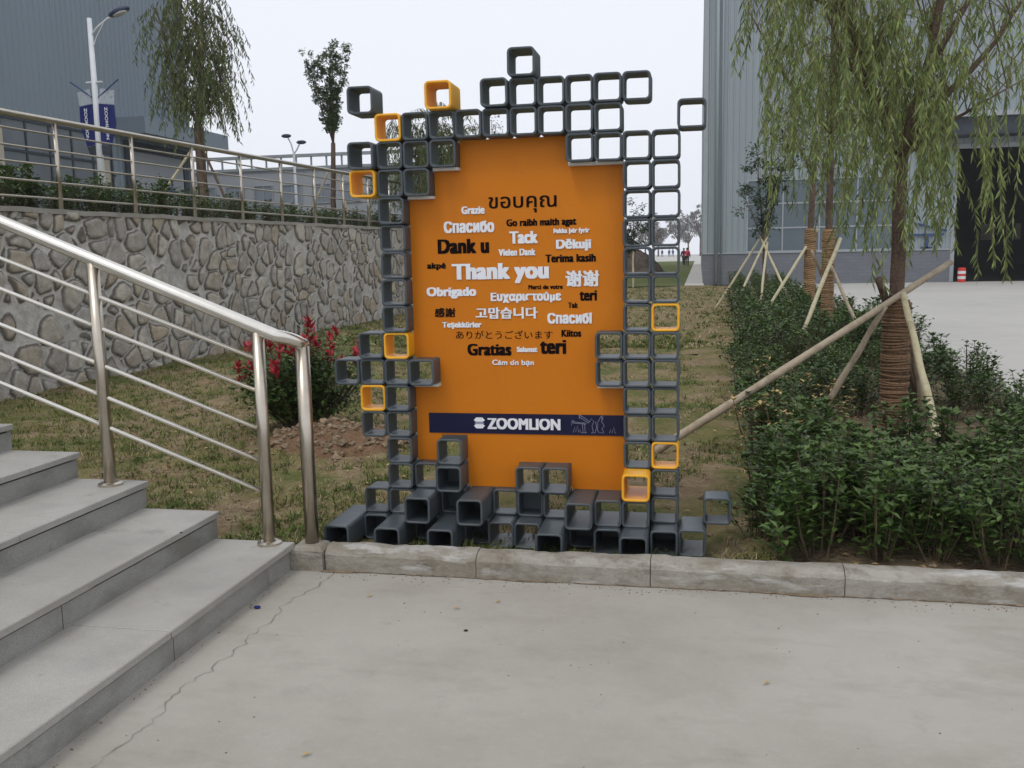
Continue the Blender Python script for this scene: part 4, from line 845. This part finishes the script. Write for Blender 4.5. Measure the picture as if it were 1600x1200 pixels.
# ------------------------------------------------------------------ shrubs
def shrub_proto(seed, h=.55, w=.52, nst=11, nleaf=420, L_=.05, W_=.026, fresh=.12, dead=0.0):
    rs = random.Random(seed); root = empty('hedge_shrub', (0, 0, 0), 'evergreen shrub', 'shrub')
    tw = MB(); lf = MB(); fr = MB()
    tips = []
    for k in range(nst):
        a = rs.uniform(0, 6.28); r = rs.uniform(.1, 1) * w * .5; t = Vector((math.cos(a) * r, math.sin(a) * r, h * rs.uniform(.6, 1.0))); b0 = Vector((math.cos(a) * .03, math.sin(a) * .03, -.05))
        mid = b0.lerp(t, .5) + Vector((math.cos(a) * r * .15, math.sin(a) * r * .15, .02)); tw.tube([b0, mid, t], [.006, .005, .0025], 4, cap=False); tips.append((b0, mid, t))
    for k in range(nleaf):
        b0, mid, t = rs.choice(tips); u = rs.uniform(.18, 1.0) ** .7; p_ = b0.lerp(mid, u * 2) if u < .5 else mid.lerp(t, u * 2 - 1)
        p_ = p_ + Vector((rs.gauss(0, .035), rs.gauss(0, .035), rs.gauss(0, .025))); th = rs.uniform(0, 6.28); d = Vector((math.cos(th), math.sin(th), rs.uniform(-.2, .9)))
        (fr if (u > .9 and rs.random() < fresh * 4) else lf).leaf(p_, d, (0, 0, 1), L_ * rs.uniform(.7, 1.2), W_ * rs.uniform(.8, 1.2), .18)
    for (b0, mid, t) in tips:
        for q in range(5): th = q * 1.257 + rs.random(); (fr if rs.random() < fresh else lf).leaf(t, (math.cos(th), math.sin(th), .9), (0, 0, 1), L_ * .9, W_, .2)
    tw.build('stems', M_twig, root); lf.build('foliage', M_dead if dead else M_hedge, root)
    if fr.v: fr.build('young_leaves', M_hedge2, root)
    return root
protos = [shrub_proto(40 + i, h=.5 + .05 * (i % 3), L_=(.054, .066, .05)[i % 3], W_=(.028, .034, .027)[i % 3], fresh=.10 + .05 * (i % 2), nleaf=470) for i in range(5)]
dryp = shrub_proto(60, h=.48, nleaf=110, nst=7, dead=1)
HG = 'evergreen shrubs planted densely in the bed at right'; HL = 'dark glossy evergreen shrub among many in the bed at right'
used = set()
def put(proto, x, y, z, s, label, group):
    if proto.name in used: o = copy_tree(proto, (x, y, z), rnd(0, 6.28), s, label, group)
    else:
        used.add(proto.name); o = proto; o.location = (x, y, z); o.rotation_euler = (0, 0, rnd(0, 6.28)); o.scale = (s, s, s); o['label'] = label; o['group'] = group
    return o
spots = []; y = 4.72
while y < 12.5:
    x0, x1 = (.37 if y < 5.6 else .5) + .03 * math.sin(y * 2), 2.85; x = x0
    while x < x1:
        px, py = x + rnd(-.07, .07), y + rnd(-.08, .08)
        ok = not (.95 < px < 1.98 and 6.3 < py < 8.6) or random.random() < .10
        if py > 5.9 and random.random() < .32: ok = False
        if py <= 5.9 and random.random() < .04: ok = False
        if ok and not (px > 1.9 and py < 4.6): spots.append((px, py))
        x += .25 + .012 * (y - 4.7)
    y += .25 + .035 * (y - 4.7)
for (px, py) in spots: put(random.choice(protos), px, py, hlawn(px, py) - .02, rnd(.72, 1.14) * (.95 if py < 6.4 else .9), HL, HG)
for (px, py) in ((.45, 7.2), (.55, 8.3), (.42, 9.4), (.75, 9.9), (.62, 6.5), (1.1, 8.0)): put(dryp, px, py, hlawn(px, py), rnd(.9, 1.15), 'dry yellowed shrub at the thin left edge of the hedge bed', 'dry shrubs in the hedge bed')
far_n = 0
y = 12.6
while y < 38:
    x = .75 + .026 * (y - 12)
    while x < 2.95:
        put(random.choice(protos), x + rnd(-.1, .1), y + rnd(-.15, .15), .04, rnd(1.1, 1.4), HL, HG); x += .46 + .012 * (y - 12)
    y += .52 + .035 * (y - 12)
TG, TL = 'shrubs along the top of the stone wall', 'dark leafy shrub in the row behind the ramp railing'
y = 9.0
while y < 30:
    for dx in (0, .5):
        put(random.choice(protos), -8.6 - dx + rnd(-.15, .15), y + rnd(-.15, .15), 2.14, rnd(1.0, 1.5) if y < 15 else rnd(.9, 1.25), TL, TG)
    y += .42 + .012 * (y - 9)
# red-tipped bush
def red_bush():
    rs = random.Random(77); P0 = Vector((-3.42, 7.62, .06)); root = empty('red_tip_bush', P0, 'round dark bush with crimson young shoots behind the handrail end post', 'shrub')
    tw = MB(); lf = MB(); tips = []
    for k in range(58):
        a = rs.uniform(0, 6.28); r = .56 * math.sqrt(rs.random()); h = .88 * (1 - .28 * (r / .56) ** 2) * rs.uniform(.75, 1.08); b0 = P0 + Vector((rs.gauss(0, .03), rs.gauss(0, .03), -.05)); t = P0 + Vector((math.cos(a) * r, math.sin(a) * r, h)); mid = b0.lerp(t, .5) + Vector((math.cos(a) * .05, math.sin(a) * .05, .0))
        tw.tube([b0, mid, t], [.010, .007, .003], 5, cap=False); tips.append((b0, mid, t, h))
    lf2 = MB()
    for k in range(6400):
        b0, mid, t, h = rs.choice(tips); u = rs.uniform(.22, 1); p_ = b0.lerp(mid, u * 2) if u < .5 else mid.lerp(t, u * 2 - 1); p_ = p_ + Vector((rs.gauss(0, .085), rs.gauss(0, .085), rs.gauss(0, .07))); th = rs.uniform(0, 6.28)
        if p_.z < .16 + P0.z: continue
        (lf2 if u > .8 and rs.random() < .4 else lf).leaf(p_, (math.cos(th), math.sin(th), rs.uniform(-.4, .8)), (0, 0, 1), .075 * rs.uniform(.7, 1.1), .034, .15)
    for (b0, mid, t, h) in tips:
        if h < .5: continue
        rd = MB()
        for q in range(rs.randint(8, 13)):
            th = rs.uniform(0, 6.28); hh = rs.uniform(-.03, .075); rd.leaf(t + Vector((0, 0, hh)), (math.cos(th), math.sin(th), rs.uniform(.5, 1.8)), (math.cos(th), math.sin(th), .2), .072 * rs.uniform(.7, 1.2), .030, .2)
        tw.tube([t, t + Vector((0, 0, .08))], [.003, .002], 4, cap=False); rd.build('red_shoot', M_red, root)
    tw.build('stems', M_twig, root); lf.build('foliage', M_hedge, root); lf2.build('young_leaves', M_hedge2, root)
red_bush()

# ------------------------------------------------------------------ grass, dry grass, clods, fallen leaves
def grassmask(x, y): return .55 * noise.noise((x * .8, y * .8, 5)) + .45 * noise.noise((x * 2.6, y * 2.6, 2)) + (.30 if x < -3.0 else 0) + .12 * (x < -1.2)
def scatter(name, m, n, region, thr, hrange, wid, label, cat, inv=False, lean=.5):
    rs = random.Random(hash(name) % 1000 if False else len(name) * 7); b = MB(); k = 0; x0, x1, y0, y1 = region
    for _ in range(n * 6):
        if k >= n: break
        y = y0 + (y1 - y0) * rs.random() ** 1.7; x = rs.uniform(x0, x1); g = grassmask(x, y)
        if (g < thr) != inv: continue
        if math.hypot((x + 2.86) / .6, (y - 7.05) / .42) < 1: continue
        z = hlawn(x, y); c = rs.randint(4, 9)
        for q in range(c):
            px, py = x + rs.gauss(0, .025), y + rs.gauss(0, .025); th = rs.uniform(0, 6.28); h = rs.uniform(*hrange); d = Vector((math.cos(th) * lean * rs.random(), math.sin(th) * lean * rs.random(), 1)).normalized(); s_ = Vector((math.sin(th), -math.cos(th), 0)) * wid
            p_ = Vector((px, py, z - .01)); m_ = p_ + d * h * .6; e = p_ + d * h + Vector((math.cos(th), math.sin(th), -.5)) * h * .3
            i = len(b.v); b.v += [tuple(p_ - s_), tuple(p_ + s_), tuple(m_ + s_ * .7), tuple(m_ - s_ * .7), tuple(e)]; b.f += [(i, i + 1, i + 2, i + 3), (i + 3, i + 2, i + 4)]
        k += 1
    return tag(b.build(name, m), label, cat, kind='stuff')
scatter('grass', M_grass, 11500, (-7.7, .4, 4.55, 17), .08, (.02, .085), .0045, 'sparse green grass tufts on the lawn', 'grass', lean=1.3)
scatter('grass', M_grass, 3500, (-7.7, .8, 15, 39), .05, (.04, .11), .011, 'grass tufts on the farther part of the lawn', 'grass', lean=1.2)
scatter('dry_grass', M_hay, 2500, (-7.7, .8, 15, 39), -.25, (.03, .09), .010, 'dry grass on the farther part of the lawn', 'grass', lean=1.5)
scatter('dry_grass', M_hay, 4200, (-7.7, .5, 4.55, 17), -.12, (.02, .07), .003, 'thin straw coloured dry grass on the lawn', 'grass', lean=1.6)
def clods():
    rs = random.Random(5); b = MB()
    for _ in range(1500):
        x, y = rs.uniform(-5, 2.9), 4.5 + 8 * rs.random() ** 2; s_ = rs.uniform(.006, .022)
        if -3.6 < x < -2.1 and 6.5 < y < 7.6: s_ *= 2.0
        n = len(b.v); b.ball((x, y, hlawn(x, y) + s_ * .2), s_, s_ * rs.uniform(.6, 1), s_ * .6, 6, 4); b.v[n:] = [(vx + rs.uniform(-.3, .3) * s_, vy + rs.uniform(-.3, .3) * s_, vz + rs.uniform(-.2, .2) * s_) for vx, vy, vz in b.v[n:]]
    for _ in range(260):
        a, r = rs.uniform(0, 6.28), math.sqrt(rs.random()); x, y = -2.86 + .7 * r * math.cos(a), 7.05 + .48 * r * math.sin(a); s_ = rs.uniform(.012, .045)
        n = len(b.v); b.ball((x, y, hheap(x, y) + s_ * .2), s_, s_ * rs.uniform(.6, 1), s_ * .65, 7, 5); b.v[n:] = [(vx + rs.uniform(-.3, .3) * s_, vy + rs.uniform(-.3, .3) * s_, vz + rs.uniform(-.2, .2) * s_) for vx, vy, vz in b.v[n:]]
    tag(b.build('soil_clods', M_clod), 'crumbly soil clods strewn over the lawn and bed', 'soil', kind='stuff')
clods()
def litter():
    rs = random.Random(15); b = MB()
    for _ in range(700):
        x, y = (rs.uniform(.3, 2.9), rs.uniform(4.55, 10)) if rs.random() < .75 else (rs.uniform(-5, .3), rs.uniform(4.6, 10)); th = rs.uniform(0, 6.28)
        b.leaf((x, y, hlawn(x, y) + .012), (math.cos(th), math.sin(th), rs.uniform(-.1, .3)), (rs.uniform(-.5, .5), rs.uniform(-.5, .5), 1), .045, .02, .2)
    tag(b.build('fallen_leaves', M_dead), 'dry fallen leaves on the soil of bed and lawn', 'leaves', kind='stuff')
litter()

# ------------------------------------------------------------------ people far off
def skinned(verts, edges, radii, name, m, parent, sub=1):
    me = bpy.data.meshes.new(name); me.from_pydata(verts, edges, []); o = bpy.data.objects.new(name, me); COL.objects.link(o)
    md = o.modifiers.new('skin', 'SKIN'); o.modifiers.new('sub', 'SUBSURF').levels = sub
    for i, r in enumerate(radii): me.skin_vertices[0].data[i].radius = (r, r)
    me.skin_vertices[0].data[0].use_root = True
    dg = bpy.context.evaluated_depsgraph_get(); nm = bpy.data.meshes.new_from_object(o.evaluated_get(dg)); bpy.data.objects.remove(o); bpy.data.meshes.remove(me)
    nm.materials.clear(); nm.materials.append(m); nm.polygons.foreach_set('use_smooth', [True] * len(nm.polygons)); nm.name = name
    q = bpy.data.objects.new(name, nm); COL.objects.link(q); q.parent = parent; return q
def person(x, y, z, rz, h, label, jacket, trousers, step=.18, group=None):
    k = h / 1.7; root = empty('person', (x, y, z), label, 'person', group); root.rotation_euler = (0, 0, rz); root.scale = (k, k, k)
    sh, hw = .18, .09
    V = [(0, 0, .95), (0, 0, 1.15), (0, 0, 1.38), (0, 0, 1.48), (0, 0, 1.56), (0, .01, 1.64),
         (hw, 0, .90), (hw, step, .50), (hw, step * 1.1 - .03, .08), (hw, step * 1.1 + .12, .035), (-hw, 0, .90), (-hw, -step * .8, .50), (-hw, -step * 1.5, .10), (-hw, -step * 1.5 + .12, .04),
         (sh, 0, 1.40), (sh + .06, -.06, 1.14), (sh + .08, .04, .90), (sh + .08, .06, .80), (-sh, 0, 1.40), (-sh - .06, .06, 1.14), (-sh - .08, .12, .92), (-sh - .08, .14, .82)]
    E = [(0, 1), (1, 2), (2, 3), (3, 4), (4, 5), (0, 6), (6, 7), (7, 8), (8, 9), (0, 10), (10, 11), (11, 12), (12, 13), (2, 14), (14, 15), (15, 16), (16, 17), (2, 18), (18, 19), (19, 20), (20, 21)]
    Rd = [.12, .12, .12, .055, .085, .09, .085, .06, .04, .035, .085, .06, .04, .035, .055, .043, .034, .032, .055, .043, .034, .032]
    skinned(V, E, Rd, 'body', M_skin, root)
    J = [0, 1, 2, 14, 15, 16, 18, 19, 20]; mp = {v: i for i, v in enumerate(J)}
    skinned([V[i] for i in J], [(mp[a], mp[c]) for a, c in E if a in mp and c in mp], [Rd[i] + .03 for i in J], 'jacket', jacket, root)
    T = [0, 6, 7, 8, 10, 11, 12]; mp = {v: i for i, v in enumerate(T)}
    skinned([V[i] for i in T], [(mp[a], mp[c]) for a, c in E if a in mp and c in mp], [Rd[i] + .018 for i in T], 'trousers', trousers, root)
    b = MB(); b.ball((0, -.015, 1.655), .105, .115, .10, 12, 8); me = b.mesh('hair', M_hair, True); ho = bpy.data.objects.new('hair', me); COL.objects.link(ho); ho.parent = root
    nb_ = MB().ball((0, .105, 1.6), .016, .02, .02, 6, 4).mesh('nose', M_skin, True); no = bpy.data.objects.new('nose', nb_); COL.objects.link(no); no.parent = root
    return root
person(-1.15, 91, .06, .0, 1.70, 'person in a pink red jacket and black trousers walking away on the grass', M_jred, M_tblk)
person(-1.5, 93, .06, .2, 1.68, 'person in dark clothes just left of the red jacket walker', M_tblk, M_tblk, .12)
person(-8.1, 210, .06, -.4, 1.72, 'blue clothed person walking alone on the far road', M_jblue, M_jblue, .2)
person(-6.5, 208, .06, -.3, 1.74, 'left one of two blue clothed people close together on the far road', M_jblue, M_jblue, .2)
person(-5.7, 208, .06, -.5, 1.76, 'right one of two blue clothed people close together on the far road', M_jblue, M_jblue, .18)

# ------------------------------------------------------------------ grit and dirt on the pavement
def grit():
    rs = random.Random(44); b = MB()
    for _ in range(420):
        if rs.random() < .6: x, y = rs.uniform(-1.9, 1.7), 4.33 - abs(rs.gauss(0, .05)) - .01
        elif rs.random() < .4: x, y = -2.05 + abs(rs.gauss(0, .03)), rs.uniform(1.5, 4.3)
        else: x, y = rs.uniform(-1.9, 1.7), rs.uniform(1.6, 4.3)
        s_ = rs.uniform(.0015, .005); n = len(b.v); b.ball((x, y, s_ * .4), s_, s_ * .8, s_ * .6, 5, 3)
    tag(b.build('grit', M_clod), 'fine grit scattered along the kerb and steps', 'grit', kind='stuff')
    b = MB()
    for i in range(120):
        xa, xb = -1.9 + i * .032, -1.9 + (i + 1) * .032; wa, wb = [.010 + .03 * max(0, noise.noise((x * 3, 0, 4))) + .012 * noise.noise((x * 14, 2, 0)) for x in (xa, xb)]
        b.quad((xa, 4.336, .004), (xb, 4.336, .004), (xb, 4.336 - max(.002, wb), .004), (xa, 4.336 - max(.002, wa), .004))
    tag(b.build('kerb_dirt', M_clod), kind='structure')
    b = MB()
    for i in range(5):
        x, y = rs.uniform(-1.6, 1.3), rs.uniform(2.4, 4.2); th = rs.uniform(0, 6.28); b = MB()
        b.leaf((x, y, .008), (math.cos(th), math.sin(th), .05), (.1, .1, 1), .04, .014, .25)
        tag(b.build('fallen_leaf', M_dead), 'single dry willow leaf lying on the concrete', 'leaf', 'dry leaves on the pavement')
grit()

# ------------------------------------------------------------------ haze of the dull day
HAZE = .0006
hm_ = bpy.data.materials.new('haze'); hm_.use_nodes = True; hN, hL = hm_.node_tree.nodes, hm_.node_tree.links
hN.remove(hN['Principled BSDF']); pv = hN.new('ShaderNodeVolumePrincipled'); pv.inputs['Color'].default_value = (.93, .95, 1, 1); pv.inputs['Density'].default_value = HAZE
hL.new(pv.outputs[0], hN['Material Output'].inputs['Volume'])
tag(MB().box(-160, 160, -40, 345, -1.2, 28).build('haze', hm_), kind='stuff')
